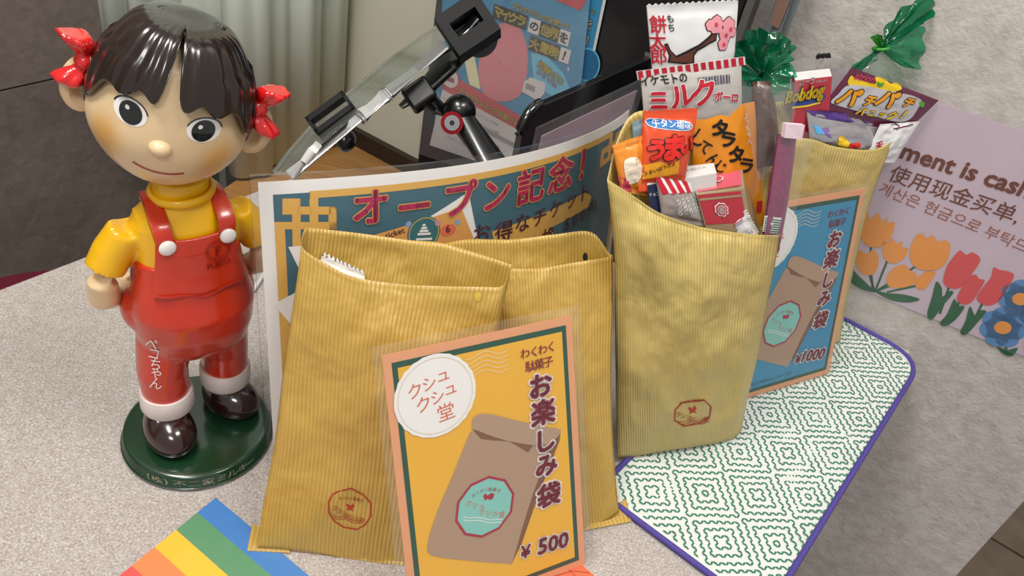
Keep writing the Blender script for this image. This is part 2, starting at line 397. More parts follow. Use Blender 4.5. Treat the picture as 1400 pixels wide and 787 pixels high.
tag(obj('curtain', cm, mat('pale_green_curtain', 'd3dccf', .85, bump=.1, bscale=400, var=.04, vscale=8), smooth=True, mods=[('SOLIDIFY', dict(thickness=.002))]),
    'pale green-white curtain hanging in soft folds behind the dark-haired doll', 'curtain')
e0 = G(462, 184, SZ); e1 = G(572, 243, SZ); de = (e1 - e0).normalized(); ne = de.cross(UPZ)
e0 = e0 - de * .25; e1 = e1 + de * .5; cc_ = (e0 + e1) / 2; le = (e1 - e0).length
tag(obj('wall_back', box(Vector((cc_.x, cc_.y, .69)) - ne * .035, de * le / 2, ne * .03, UPZ * .81), mat('cream_wall', 'c9c6b4', .7, bump=.08, bscale=90, var=.03, vscale=6)), kind='structure')
tag(obj('baseboard_back', box(Vector((cc_.x, cc_.y, SZ + .014)), de * le / 2, ne * .006, UPZ * .013), mat('dark_baseboard', '2b211b', .5)), kind='structure')
# floor: grout bed with separate tiles where the photograph shows them
fl = obj('floor', prism([(-2.4, -1.5), (2.6, -1.5), (2.6, 3.2), (-2.4, 3.2)], FZ - .05, FZ), m_grout); tag(fl, kind='structure')
f0 = G(1316, 708, FZ); f1 = G(1400, 756, FZ)
df = (G(1400, 760, FZ) - G(1330, 718, FZ)).normalized(); nf = Vector((-df.y, df.x, 0)); TS = .30
fc = G(1375, 745, FZ)
tm = None
for i in range(-4, 7):
    for j in range(-4, 5):
        c = fc + df * (i * TS + .03) + nf * (j * TS + TS * .45)
        if c.x > 2.4 or c.x < .3 or c.y > 3 or c.y < -1: continue
        if tm is None:
            tm = obj('floor_tile', box(c + UPZ * .004, df * (TS / 2 - .004), nf * (TS / 2 - .004), UPZ * .004), m_tile, fl)
            c_first = c.copy()
        else:
            o2 = tm.copy(); COL.objects.link(o2); o2.parent = fl; o2.location = tm.location + (c - c_first)
# counter
SBD = (onplane(997, 70, WA + NW * .040, NW) - WA).dot(DW) + .012
back_l = G(398, 243)
ctr = [CL0 - DL * .75, back_l, WA + DW * SBD + NW * .062, WA + DW * SBD + NW * .004, WC + NW * .002, G(1066, 787), G(1066, 787) + (G(1066, 787) - WC).normalized() * .35]
ctr.append(Vector((CL0.x - .3, -.05, 0))); ctr[-1] = (CL0 - DL * .75) + Vector((.2, -.1, 0))
CT = thing('counter', 'speckled grey-beige laminate counter carrying the doll and the paper bags', 'counter', Vector((0, .35, FZ)))
obj('countertop', prism([(p.x, p.y) for p in ctr][::-1], -.028, 0), m_counter, CT, mods=[('BEVEL', dict(width=.002, segments=2))])
cq = Vector((0, .38, 0))
obj('carcass', prism([((p.x - cq.x) * .9 + cq.x, (p.y - cq.y) * .9 + cq.y) for p in ctr][::-1], FZ, -.028), mat('grey_carcass', '8d857f', .7), CT)
# red round stool beyond the left end of the counter
st = G(50, 466, -.22); st.z = FZ
S = thing('stool', 'dark red round stool just showing over the left edge of the counter', 'stool', st)
m_red = mat('dark_red_vinyl', '6e1c33', .45)
obj('seat', xf(loft([(0, 0, -.055, .13, .13), (0, 0, -.045, .15, .15), (0, 0, -.015, .155, .155), (0, 0, 0, .14, .14)], 48), lambda p: p + Vector((st.x, st.y, -.22))), m_red, S, True)
obj('pole', tube([Vector((st.x, st.y, FZ + .02)), Vector((st.x, st.y, -.27))], .02, 16), mat('stool_steel', '9a9a9a', .3, 1), S, True)
obj('foot_plate', xf(loft([(0, 0, 0, .17, .17), (0, 0, .012, .16, .16), (0, 0, .03, .03, .03)], 40), lambda p: p + Vector((st.x, st.y, FZ))), mat('stool_steel', '9a9a9a', .3, 1), S, True)

# ================================================================== figurine (a plain generic child doll)
DC = Vector((-.213, .392, 0)); RZ = radians(30)
dX = Vector((cos(RZ), sin(RZ), 0)); dY = Vector((-sin(RZ), cos(RZ), 0))
def DW_(p): return DC + dX * p.x + dY * p.y + UPZ * p.z
def rotz(p, a, c=Vector((0, 0, 0))):
    q = p - c; return Vector((q.x * cos(a) - q.y * sin(a), q.x * sin(a) + q.y * cos(a), q.z)) + c
BC = Vector((.004, .012, .004))
def BW(p): return DW_(rotz(p, radians(13)) + BC)                       # body frame
HC = Vector((.0035, .010, .2755)); HT = radians(14); HY = radians(-9)
HS = 1.05
def HWl(p):                                                            # head frame: turn, then tilt
    q = rotz(p * HS, HY); q = Vector((q.x * cos(HT) + q.z * sin(HT), q.y, -q.x * sin(HT) + q.z * cos(HT))); return DW_(q + HC)
doll = thing('doll_figurine', 'glossy dark-haired doll figurine in red overalls and yellow shirt on a green base', 'figurine', DC)
gl = dict(coat=.6)
m_skin = mat('doll_skin_paint', 'dcc096', .38, var=.07, vscale=28, coat=.35)
m_blush = mat('doll_blush', 'd39a4c', .35, coat=.5)
m_yel = mat('doll_yellow_paint', 'f0b808', .3, coat=.5, var=.05, vscale=25)
m_redp = mat('doll_red_paint', 'c42e12', .28, coat=.6, var=.10, vscale=22)
m_rib = mat('doll_ribbon_red', 'd01515', .2, coat=.9, var=.12, vscale=40)
m_hair = mat('doll_hair_brown', '20150f', .22, coat=.45)
m_shoe = mat('doll_shoe_brown', '2a1512', .2, coat=.8)
m_cuff = mat('doll_cuff_white', 'ddd3cf', .45, var=.07, vscale=60)
m_grn = mat('doll_base_green', '11331d', .22, coat=.7, var=.12, vscale=30)
m_blk = mat('doll_black', '0a0a0a', .12, coat=.8)
m_wht = mat('doll_white', 'ece8e4', .3, coat=.4)
REM = lambda vs, sm=8: [('REMESH', dict(mode='VOXEL', voxel_size=vs)), ('SMOOTH', dict(factor=.5, iterations=sm))]
# base
bs = loft([(0, 0, 0, .0535, .0535), (0, 0, .0015, .0548, .0548), (0, 0, .003, .0548, .0548), (0, 0, .0038, .0535, .0535), (0, 0, .0115, .0525, .0525), (0, 0, .0125, .051, .051), (0, 0, .0128, .047, .047)], 96)
obj('base', xf(bs, DW_), m_grn, doll, True)
m_goldp = mat('faded_gold_print', 'a8a58a', .5)
bt = Sheet(lambda u, v: (DC + Vector((cos(u / .0535), sin(u / .0535), 0)) * .0531 + UPZ * v, Vector((cos(u / .0535), sin(u / .0535), 0))), None, doll, cut=.004)
bt.cut_v = False
def bang(px, py):
    q = G(px, py, .006) - DC; return atan2(q.y, q.x) * .0535
for ch, x, y in (('(', 212, 644), ('株', 222, 648), (')', 232, 652), ('不', 248, 656), ('二', 266, 658), ('家', 285, 657), ('ミ', 304, 655), ('ル', 321, 651), ('キ', 338, 645), ('ー', 352, 639)):
    bt.char('base_lettering', m_goldp, ch, (bang(x, y), .0073), .0082, px=False, bold=.01, sx=1.15)
bt.flush()
# shoes
for s, cx, cy, yaw in ((-1, -.0285, -.017, 4), (1, .022, -.003, 22)):
    def sh(p, yaw=yaw, cx=cx, cy=cy):
        p = p.copy(); t = (p.y + .02) / .04
        if p.z < -.008: p.z = -.008 + (p.z + .008) * .2
        p.z *= 1 + .25 * (p.y > 0); return BW(rotz(p, radians(yaw)) + Vector((cx, cy, .0185)))
    obj('shoe', ellipsoid((0, 0, 0), .0178, .0255, .0165, 28, 18, fn=sh), m_shoe, doll, True)
    lx = -.0250 if s < 0 else .0205; ly = -.006 if s < 0 else .002
    cf = loft([(lx, ly, 0.034, .014, .014), (lx, ly, .0335, .0172, .0175), (lx, ly, .0365, .0186, .019), (lx, ly, .047, .0186, .019), (lx, ly, .0505, .0178, .018), (lx, ly, .0505, .014, .014)], 40)
    obj('cuff', xf(cf, BW), m_cuff, doll, True)
# overalls (hips and both legs, one surface)
ov = loft([(0, -.001, .168, .0335, .0265), (0, -.001, .158, .0345, .0285), (0, -.002, .145, .0370, .031), (0, -.003, .128, .0405, .0345), (0, -.002, .110, .0395, .033), (0, -.001, .095, .0365, .029), (0, 0, .086, .030, .024)], 48, p=2.3)
for s, lx, ly in ((-1, -.0250, -.006), (1, .0205, .002)):
    loft([(s * .0175, -.001, .115, .018, .022), (s * .0195 - .0015, -.002, .095, .0185, .0215), (lx, ly * .6, .070, .0172, .0185), (lx, ly, .042, .0160, .0165)], 36, ov)
ellipsoid((-.036, .004, .122), .009, .014, .016, 20, 14, ov); ellipsoid((.036, .004, .122), .009, .014, .016, 20, 14, ov)
ovo = obj('overalls', xf(ov, BW), m_redp, doll, True, mods=REM(.0016, 10))
# torso / shirt
def torso_r(z):
    T = [(.150, .0345, .0275), (.165, .0325, .0255), (.180, .0325, .0245), (.192, .0325, .022), (.200, .027, .019), (.207, .018, .016), (.214, .0165, .016), (.222, .0165, .016)]
    zs = [t[0] for t in T]; return np.interp(z, zs, [t[1] for t in T]), np.interp(z, zs, [t[2] for t in T])
tr = loft([(0, 0, z, *torso_r(z)) for z in (.150, .158, .165, .172, .180, .187, .192, .197, .201, .206, .214, .222)], 48, p=2.2)
for s in (-1, 1):
    tube([(s * .024, .002, .190), (s * .035, .003, .184), (s * .0435, .004, .172), (s * .0495, .004, .160)], [.012, .0125, .0125, .0125], 20, tr)
obj('shirt', xf(tr, BW), m_yel, doll, True, mods=REM(.0015, 8))
obj('collar', xf(tube([(.0185 * cos(a), -.001 + .0175 * sin(a), .2115 + .0015 * cos(a)) for a in np.linspace(0, 2 * pi, 41)], .0020, 12, caps=False, sq=1.5), BW), m_yel, doll, True)
# arms and hands behind the hips
for s in (-1, 1):
    am = tube([(s * .046, .004, .166), (s * .0525, .003, .150), (s * .0530, .006, .137), (s * .046, .020, .124), (s * .037, .034, .119)], [.0095, .0094, .0096, .0085, .0078], 18)
    ellipsoid((s * .031, .0365, .117), .009, .006, .010, 18, 12, am)
    for k in range(4): tube([(s * (.029 - .000 * k), .038, .124 - .004 * k), (s * .020, .0385, .122 - .0045 * k), (s * (.0135 + .001 * k), .036, .119 - .0045 * k)], [.0028, .0026, .0022], 8, am)
    tube([(s * .033, .034, .126), (s * .027, .036, .131), (s * .022, .036, .132)], [.003, .0028, .0022], 8, am)
    obj('arm', xf(am, BW), m_skin, doll, True, mods=REM(.0011, 5))
# bib and straps follow the chest
def chest(x, z, off):
    rx, ry = torso_r(z); rx += .0008; t = min(.999, abs(x) / (rx + .006)); return Vector((x, -(ry + .001) * (1 - t ** 2.4) ** (1 / 2.4) - off, z))
V = []; F = []; nx, nzz = 28, 22
for j in range(nzz + 1):
    for i in range(nx + 1):
        u = -1 + 2 * i / nx; v = j / nzz; z = .150 + .043 * v; hw = .0305 - .0065 * v ** .8
        top = -.0025 * (1 - u * u) * v; V.append(chest(u * hw, z + top, .0022 + .0012 * min(1, 6 * (1 - abs(u))) ))
for j in range(nzz):
    for i in range(nx): a = j * (nx + 1) + i; F.append((a, a + 1, a + nx + 2, a + nx + 1))
obj('bib', xf(M().add(V, F), BW), m_redp, doll, True, mods=[('SOLIDIFY', dict(thickness=.003, offset=-1)), ('BEVEL', dict(width=.0006, segments=2))])
for s in (-1, 1):
    P = [chest(s * .0185, .190, .003), chest(s * .0195, .197, .004), Vector((s * .0195, -.014, .2035)), Vector((s * .0185, -.002, .2085)), Vector((s * .017, .012, .204)), Vector((s * .012, .024, .185)), Vector((s * .008, .029, .165))]
    P = [Vector(p) for p in crom([tuple(p) for p in P], 6, False)]
    V = []; F = []
    for i, p in enumerate(P):
        for k, (dx, dn) in enumerate(((-.0048, -.001), (-.0045, .0012), (0, .0018), (.0045, .0012), (.0048, -.001))):
            nrm = Vector((0, p.y, (p.z - .18) * 1.2 + .004)).normalized(); V.append(p + Vector((dx, 0, 0)) + nrm * dn)
    for i in range(len(P) - 1):
        for k in range(4): a = i * 5 + k; F.append((a, a + 5, a + 6, a + 1))
    obj('strap', xf(M().add(V, F), BW), m_redp, doll, True, mods=[('SOLIDIFY', dict(thickness=.002, offset=0))])
    b = chest(s * .0185, .1885, .0055)
    obj('button', xf(ellipsoid(b, .0053, .0025, .0053, 20, 10), BW), m_wht, doll, True, label='small white button at the strap end')
# raised waist line and the round emblem with lettering pressed into the bib
m_redd = mat('doll_red_relief', '96180f', .3, coat=.5)
wl_ = [chest(x, .1525 - .004 * max(0, 1 - abs(x) / .012), .0052) for x in np.linspace(-.029, .029, 30)]
obj('waist_seam', xf(tube(wl_, .0006, 6), BW), m_redd, doll, True)
chs = Sheet(lambda u, v: (BW(chest(u, v, .0041)), (BW(Vector((0, -1, 0))) - BW(Vector((0, 0, 0)))).normalized()), None, doll, cut=.003)
chs.line('emblem_ring', m_redd, [(.0115 + .0078 * cos(a), .1795 + .0068 * sin(a)) for a in np.linspace(0, 2 * pi, 41)[:-1]], .0007, px=False, closed=True)
chs.line('emblem_ring', m_redd, [(.0115 + .0066 * cos(a), .1795 + .0044 * sin(a)) for a in np.linspace(0, 2 * pi, 41)[:-1]], .0004, px=False, closed=True)
chs.char('emblem_lettering', m_redd, 'F', (.0115, .1795), .0095, px=False, bold=.01)
chs.text('emblem_lettering', m_redd, 'FUJIYA', (.0035, .1680), (.0195, .1680), px=False, bold=.01)
chs.flush()
# handwriting on the trouser leg
bpy.context.view_layer.update()
def bvh_of(o):
    dg = bpy.context.evaluated_depsgraph_get(); e = o.evaluated_get(dg); me = e.to_mesh(); mw = o.matrix_world
    b = BVHTree.FromPolygons([mw @ v.co for v in me.vertices], [tuple(p.vertices) for p in me.polygons]); e.to_mesh_clear(); return b
def ray_sheet(b, parent, x0, y0, k, dflt, cut=.003):
    """sheet whose (u,v) run over the photograph frame (k px per m at x0,y0) and land on the surface in the tree b"""
    def fn(u, v):
        d = ray(x0 + u * k, y0 - v * k).normalized(); h = b.ray_cast(CC, d)
        if h[0] is None: return CC + ray(x0 + u * k, y0 - v * k) * dflt, -d
        n = h[1] if h[1].dot(d) < 0 else -h[1]; return h[0], n
    return Sheet(fn, lambda x, y: ((x - x0) / k, (y0 - y) / k), parent, cut=cut, step=.0003)
lg = ray_sheet(bvh_of(ovo), doll, 212, 490, 1800, .6)
for ch, x, y in (('ペ', 211, 469), ('コ', 214, 483), ('ち', 216, 497), ('ゃ', 217, 510), ('ん', 217, 523)):
    lg.char('handwriting', m_wht, ch, (x - 3, y), .0100, rot=radians(-12), bold=-.005)
lg.flush()
def cheek_mat():
    m = m_skin.copy(); m.name = 'doll_face_paint'; nt = m.node_tree; b = nt.nodes['Principled BSDF']
    src = b.inputs['Base Color'].links[0].from_socket; tc = [n for n in nt.nodes if n.type == 'TEX_COORD'][0]
    for c in (HWl(Vector((-.029, -.031, -.014))), HWl(Vector((.029, -.031, -.014)))):
        d = nt.nodes.new('ShaderNodeVectorMath'); d.operation = 'DISTANCE'; d.inputs[1].default_value = c - DC; nt.links.new(tc.outputs['Object'], d.inputs[0])
        mr = nt.nodes.new('ShaderNodeMapRange'); mr.interpolation_type = 'SMOOTHSTEP'; mr.inputs['From Min'].default_value = .003; mr.inputs['From Max'].default_value = .019
        mr.inputs['To Min'].default_value = .75; mr.inputs['To Max'].default_value = 0; nt.links.new(d.outputs['Value'], mr.inputs['Value'])
        mx = nt.nodes.new('ShaderNodeMix'); mx.data_type = 'RGBA'; mx.inputs[7].default_value = srgb('cf9436')
        nt.links.new(mr.outputs[0], mx.inputs[0]); nt.links.new(src, mx.inputs[6]); src = mx.outputs[2]
    nt.links.new(src, b.inputs['Base Color']); return m
# ---- head (own face: round open eyes looking straight ahead, small smile)
HA, HB, HCz = .0380, .0415, .0500
def headfn(p):
    t = p.z / HCz; k = 1 + .13 * math.exp(-((t + .32) / .38) ** 2) - .12 * max(0, t) ** 2
    ch = 1 + .05 * math.exp(-((t + .35) / .3) ** 2) * (p.y < 0); q = Vector((p.x * k, p.y * (1 if p.y > 0 else ch), p.z))
    if p.z < -.03: q.z = -.03 + (p.z + .03) * .85
    if p.z > .03: q.z = .03 + (p.z - .03) * .55
    return q
hd = xf(ellipsoid((0, 0, 0), HA, HB, HCz, 64, 40, fn=headfn), HWl)
ho = obj('head', hd, cheek_mat(), doll, True)
hb = BVHTree.FromPolygons([headfn(p) for p in ellipsoid((0, 0, 0), HA, HB, HCz, 64, 40).v], ellipsoid((0, 0, 0), HA, HB, HCz, 64, 40).f)
def hface(x, z):
    h = hb.ray_cast(Vector((x, -.2, z)), Vector((0, 1, 0))); n = h[1] if h[1].y < 0 else -h[1]; return h[0], n
def hd_fn(u, v):
    p, n = hface(u, v); w0 = HWl(p); return w0, (HWl(p + n) - w0).normalized()
nose = hface(-.001, -.008)[0]
obj('nose', xf(ellipsoid(nose + Vector((0, .0005, 0)), .0058, .0055, .0045, 20, 12), HWl), m_skin, doll, True)
for s in (-1, 1):
    e = Vector((s * .0440, .004, -.005))
    er = M()
    def earfn(p):
        r = sqrt((p.y / .0105) ** 2 + (p.z / .0165) ** 2); return Vector((p.x - (.0035 * math.exp(-(r / .5) ** 2) if p.x * 1 > -1 and p.y < 0 else 0) * 0, p.y, p.z))
    ellipsoid((0, 0, 0), .0115, .006, .0165, 28, 18, er)
    # hollow of the ear on its front side
    for i, p in enumerate(er.v):
        r = sqrt(((p.x - .001 * s) / .0068) ** 2 + (p.z / .0105) ** 2)
        if p.y < 0 and r < 1: p.y += .0065 * (1 - r * r)
    obj('ear', xf(er, lambda p, e=e, s=s: HWl(rotz(p, radians(18) * -s) + e)), m_skin, doll, True)
fs = Sheet(hd_fn, None, doll, cut=.002, step=.0002); L2 = lambda cx, cz, r, rz, n=28: [(cx + r * cos(a), cz + rz * sin(a)) for a in np.linspace(0, 2 * pi, n + 1)[:-1]]
for s in (-1, 1):
    fs.poly('eye_white', m_wht, L2(s * .0175, .0055, .0082, .0066), 1, px=False)
    fs.poly('pupil', m_blk, L2(s * .0172, .0053, .0056, .0058), 2, px=False)
    fs.poly('eye_glint', m_wht, L2(s * .0172 - .0018, .0074, .0011, .0011, 12), 3, px=False)
    fs.line('eyelid', m_blk, [(s * .0175 + .0084 * cos(a), .0055 + .0068 * sin(a)) for a in np.linspace(.25, pi - .25, 16)], .0007, 2, px=False)
    fs.flush()
fs.line('mouth', mat('doll_mouth_red', 'a81c1c', .35), [(x, -.0245 + 17 * x * x) for x in np.linspace(-.0125, .0125, 18)], .0011, 2, px=False)
fs.flush()
# ---- hair: cap with a fringe parted at the front
def hair_low(a):                     # a: azimuth, front = -90 deg. Returns lower edge height in the head frame
    x = cos(a); f = -sin(a)
    if f > 0:
        z = .0225 + .004 * abs(sin(a * 5.5)) ** .5 * 0 - .010 * (abs(x) ** 3)
        z += .0022 * cos(x * 17)
        z += .030 * math.exp(-((x + .02) / .075) ** 2)      # parting
        z -= .012 * max(0, abs(x) - .80) / .2
    else: z = -.008 - .024 * (-f)
    return z
NA, NR = 220, 26; V = []; F = []
HRx, HRy, HRz = .0412, .0462, .0565
for j in range(NR + 1):
    t = j / NR
    for i in range(NA):
        a = 2 * pi * i / NA; zl = hair_low(a) - .004; th1 = math.acos(max(-1, min(1, zl / HRz))); th = th1 * t
        rid = .0011 * cos(i * 2 * pi / NA * 26 + 2 * sin(a * 3)) * sin(pi * min(1, t)) ** .5 * t * (1 if -sin(a) > 0 else .5)
        st_ = sin(th); x = HRx * st_ * cos(a) * (1 + .05 * (th > 1)); y = HRy * st_ * sin(a) - .001; z = HRz * cos(th)
        rr = 1 + rid / .045; x *= rr; y *= rr
        if -sin(a) > 0: g_ = math.exp(-((cos(a) + .02) / .05) ** 2); x *= 1 - .03 * g_; y *= 1 - .055 * g_ * t
        z = z if z < .043 else .043 + .0095 * (1 - math.exp(-(z - .043) / .0095))          # flattened crown
        z -= .0020 * math.exp(-(x * x + y * y) / .0003)
        V.append(Vector((x, y, z)))
for j in range(NR):
    for i in range(NA): F.append((j * NA + i, (j + 1) * NA + i, (j + 1) * NA + (i + 1) % NA, j * NA + (i + 1) % NA))
k0 = len(V)
for i in range(NA): p = V[NR * NA + i]; V.append(Vector((p.x * .965, p.y * .965, p.z - .0012)))
for i in range(NA): p = V[NR * NA + i]; V.append(Vector((p.x * .86, p.y * .86, p.z + .002)))
for r in (0, 1):
    b0 = NR * NA if r == 0 else k0
    for i in range(NA): F.append((b0 + i, k0 + r * NA + i, k0 + r * NA + (i + 1) % NA, b0 + (i + 1) % NA))
hro = obj('hair', xf(M().add(V, F), HWl), m_hair, doll, True)
for x, y in ((-.012, .004), (.015, .002)):                       # two small holes in the crown
    rg = tube([(x + .0030 * cos(a), y + .0024 * sin(a), .0476) for a in np.linspace(0, 2 * pi, 25)], .0008, 8, caps=False)
    obj('crown_hole_rim', xf(rg, HWl), m_hair, doll, True)
    obj('crown_hole', xf(ellipsoid((x, y, .0471), .0026, .0021, .0007, 16, 8), HWl), mat('hole_black', '020202', .9), doll, True)
# plain red ribbon knots at both sides
for s in (-1, 1):
    c = Vector((s * .0440, -.002, .0105)); rb = M()
    def lobe(sign):
        P = []; V = []; n = 20
        for j in range(9):
            t = j / 8; r = .0042 + .0062 * sin(min(1, t * 1.15) * pi * .55) ** 1.2 * (1 if t < .9 else .8)
            cc = Vector((s * (.001 + .006 * t), 0, sign * (.003 + .0105 * t)))
            for k in range(n):
                a = 2 * pi * k / n; rr = r * (1 + .10 * cos(6 * a)); V.append(c + cc + Vector((cos(a) * rr * .8, sin(a) * rr * .8, sin(a * 2) * .0008)))
        F = [(j * n + k, j * n + (k + 1) % n, (j + 1) * n + (k + 1) % n, (j + 1) * n + k) for j in range(8) for k in range(n)]
        F += [tuple(range(n))[::-1], tuple(8 * n + k for k in range(n))]; rb.add(V, F)
    lobe(1); lobe(-1); ellipsoid(c, .0055, .006, .005, 20, 12, rb)
    obj('ribbon', xf(rb, HWl), m_rib, doll, True, mods=REM(.0009, 4))

# ================================================================== paper bags
def grid_obj(name, P, nu, nv, material, parent, uvs=None, **kw):
    m = M(); m.v = P
    m.f = [(j * (nu + 1) + i, j * (nu + 1) + i + 1, (j + 1) * (nu + 1) + i + 1, (j + 1) * (nu + 1) + i) for j in range(nv) for i in range(nu)]
    if uvs: m.uv = dict(enumerate(uvs))
    return obj(name, m, material, parent, True, **kw)
def coons(T, B, L, R, u, v):
    t, b = pinterp(T, u), pinterp(B, u); l, r = pinterp(L, v), pinterp(R, v)
    c = (1 - u) * (1 - v) * np.array(B[0]) + u * (1 - v) * np.array(B[-1]) + (1 - u) * v * np.array(T[0]) + u * v * np.array(T[-1])
    return (1 - v) * b + v * t + (1 - u) * l + u * r - c
def bag(label, base, lean, Ft, Fb, Fl, Fr, Bt, material, wid, hgt, bulge=.012, openf=.004, openb=.03, seed=0, wr=.0022, flaps=(), z0=0.0):
    A, d, up = lean_axes(base[0], base[1], lean, z0); n = d.cross(up).normalized()
    root = thing('paper_bag', label, 'paper bag', (A + G(*base[1], z0)) / 2, 'striped kraft paper bags')
    def panel(T, B, L, R, side, nu=56, nv=64):
        P = []; UV = []
        T = crom(T, 6, False); B = crom(B, 6, False); L = crom(L, 6, False); R = crom(R, 6, False)
        for j in range(nv + 1):
            v = j / nv
            for i in range(nu + 1):
                u = i / nu; px = coons(T, B, L, R, u, v); e = max(0, sin(pi * u)) ** .6
                body = bulge * e * sin(pi * min(1, v * 1.02)) ** .55
                ed = min(1, 12 * u, 12 * (1 - u)) * min(1, 8 * v)
                nn = noise.fractal(Vector((u * 4.2, v * 4.2, seed * 7.3 + side)), .9, 2.2, 4) + .8 * noise.ridged_multi_fractal(Vector((u * 2.3, v * 2.0, seed * 3.1 + side)), .8, 2.0, 3, 1.0, 2.0) - .6
                off = body + (openf if side > 0 else openb) * e * v ** 2.2 + nn * wr * ed * 1.2
                if side < 0: off = max(off, .0012 * min(1, 10 * u, 10 * (1 - u)))
                p = onplane(px[0], px[1], A + n * off * side, n)
                if p.z < z0 + .0006: p.z = z0 + .0006
                P.append(p); UV.append((u * wid, v * hgt))
        return P, UV, nu, nv
    P, UV, nu, nv = panel(Ft, Fb, Fl, Fr, 1)
    fo = grid_obj('front_panel', P, nu, nv, material, root, UV, mods=[('SOLIDIFY', dict(thickness=.0003, offset=-1))])
    P, UV, nu, nv = panel(Bt, Fb, Fl, Fr, -1)
    for p in P: pass
    grid_obj('back_panel', P, nu, nv, material, root, UV, mods=[('SOLIDIFY', dict(thickness=.0003, offset=1))])
    for fp in flaps:
        V = [G(x, y, z) for x, y, z in fp]; m = M(); cen = sum(V, Vector()) / len(V)
        m.add(slab([p + UPZ * .0006 for p in V], UPZ, .0005).v, slab(V, UPZ, .0005).f); m.uv = {i: ((p - A).dot(d), (p - A).dot(up)) for i, p in enumerate(m.v)}
        obj('bottom_fold', m, material, root)
    return root, fo, (A, d, up, n)
K1 = kraft('kraft_paper_yellow', 'b5913d', 'c4a250'); K2 = kraft('kraft_paper_pale', 'bda65c', 'cab56f')
b1, b1f, b1p = bag('front left striped yellow kraft bag with a white wrapper inside, behind the 500 yen card',
    ((345, 752), (655, 770)), radians(21),
    [(416, 313), (413, 338), (444, 359), (482, 378), (543, 388), (597, 391), (660, 392), (688, 390), (700, 362)],
    [(352, 750), (420, 756), (500, 777), (560, 790), (655, 800)],
    [(352, 750), (358, 700), (376, 600), (388, 500), (400, 420), (412, 345), (416, 313)],
    [(655, 800), (668, 700), (676, 600), (680, 500), (684, 440), (692, 400), (700, 362)],
    [(416, 313), (423, 311), (494, 319), (559, 328), (604, 332), (665, 350), (700, 362)],
    K1, .19, .25, seed=1, bulge=.008, openb=.016, flaps=[[(338, 753, .001), (398, 756, .001), (372, 728, .003), (345, 716, .002)]])
b2, b2f, b2p = bag('middle striped yellow kraft bag, half hidden behind the front left bag',
    ((625, 745), (846, 712)), radians(26),
    [(606, 333), (630, 352), (690, 366), (740, 366), (790, 358), (828, 352), (838, 349)],
    [(625, 752), (700, 742), (770, 730), (815, 721), (846, 700)],
    [(625, 752), (618, 600), (612, 450), (606, 333)],
    [(846, 700), (838, 600), (836, 500), (838, 420), (838, 349)],
    [(606, 333), (640, 327), (700, 327), (760, 320), (808, 317), (832, 345), (838, 349)],
    K1, .19, .25, seed=2, openb=.014, bulge=.006, openf=.001, flaps=[[(795, 726, .001), (863, 713, .001), (856, 682, .004), (835, 694, .002)]])
b3, b3f, b3p = bag('pale striped kraft bag crammed with snacks, standing on the stitched mat',
    ((845, 628), (1012, 598)), radians(9.5),
    [(830, 245), (858, 262), (900, 290), (950, 308), (1000, 317), (1040, 321), (1066, 321)],
    [(845, 628), (880, 625), (930, 618), (975, 611), (1000, 603), (1014, 588)],
    [(845, 628), (842, 540), (841, 450), (840, 350), (830, 245)],
    [(1014, 588), (1022, 545), (1038, 480), (1048, 420), (1060, 360), (1066, 321)],
    [(830, 245), (846, 185), (872, 152), (930, 160), (990, 185), (1042, 222), (1060, 240), (1066, 321)],
    K2, .19, .25, seed=3, z0=.0042, openb=.045, bulge=.020, wr=.0028)
b4, b4f, b4p = bag('pale striped kraft bag of snacks against the wall, behind the 1000 yen card',
    ((978, 508), (1150, 468)), radians(10),
    [(1010, 165), (1040, 180), (1075, 188), (1109, 190), (1141, 200), (1182, 205), (1208, 200), (1222, 190)],
    [(985, 506), (1060, 490), (1148, 468)],
    [(985, 506), (990, 400), (1000, 280), (1010, 165)],
    [(1148, 468), (1158, 410), (1176, 330), (1192, 270), (1222, 190)],
    [(1010, 165), (1060, 140), (1120, 140), (1180, 160), (1222, 190)],
    K2, .19, .25, seed=4, z0=.0042, openb=.02, bulge=.006)
m_stamp = mat('stamp_red', 'a8341c', .6)
def stamp(o, root, pts_oct, cx, cy, tx, rot):
    t = ray_sheet(bvh_of(o), root, cx, cy, 1900, .6, cut=.004)
    t.line('stamp_ring', m_stamp, pts_oct, .0011, 1, closed=True)
    ux, uy = cos(rot), sin(rot)
    def at(a, b): return (cx + a * ux - b * uy * -1 * 0 - b * uy, cy - (-b) * 0 + a * uy + b * ux)
    for i, ch in enumerate('わくわく駄菓子'): t.char('stamp_lettering', m_stamp, ch, at(-14 + 4.8 * i, -17 + .18 * (i - 3) ** 2), .0024, rot=-rot - (i - 3) * .1, bold=.01)
    t.poly('stamp_candy', m_stamp, [at(-4, -9), at(0, -6), at(4, -10), at(6, -5), at(3, -3), at(6, 1), at(0, -1), at(-5, 1), at(-3, -4), at(-6, -6)])
    for i, ch in enumerate('クシュ'): t.char('stamp_lettering', m_stamp, ch, at(-20 + 7 * i, -1 + 3 * i), .0046, rot=-rot - .25, bold=.0)
    for i, ch in enumerate('クシュ堂'): t.char('stamp_lettering', m_stamp, ch, at(-3 + 7 * i, 8 + 1 * i), .0046, rot=-rot - .2, bold=.0)
    for k in range(2): t.line('stamp_wave', m_stamp, [at(-22 + 3 * i, 9 + 3 * k + .32 * i + 1.3 * sin(i * .8)) for i in range(14)], .0004)
    t.flush()
stamp(b1f, b1, [(480, 667), (497, 676), (507, 687), (507, 705), (499, 717), (488, 723), (470, 720), (457, 712), (450, 700), (449, 686), (455, 675), (463, 671)], 478, 697, None, .12)
stamp(b3f, b3, [(932, 550), (962, 546), (972, 556), (970, 569), (957, 578), (935, 582), (922, 574), (923, 560)], 947, 564, None, -.12)
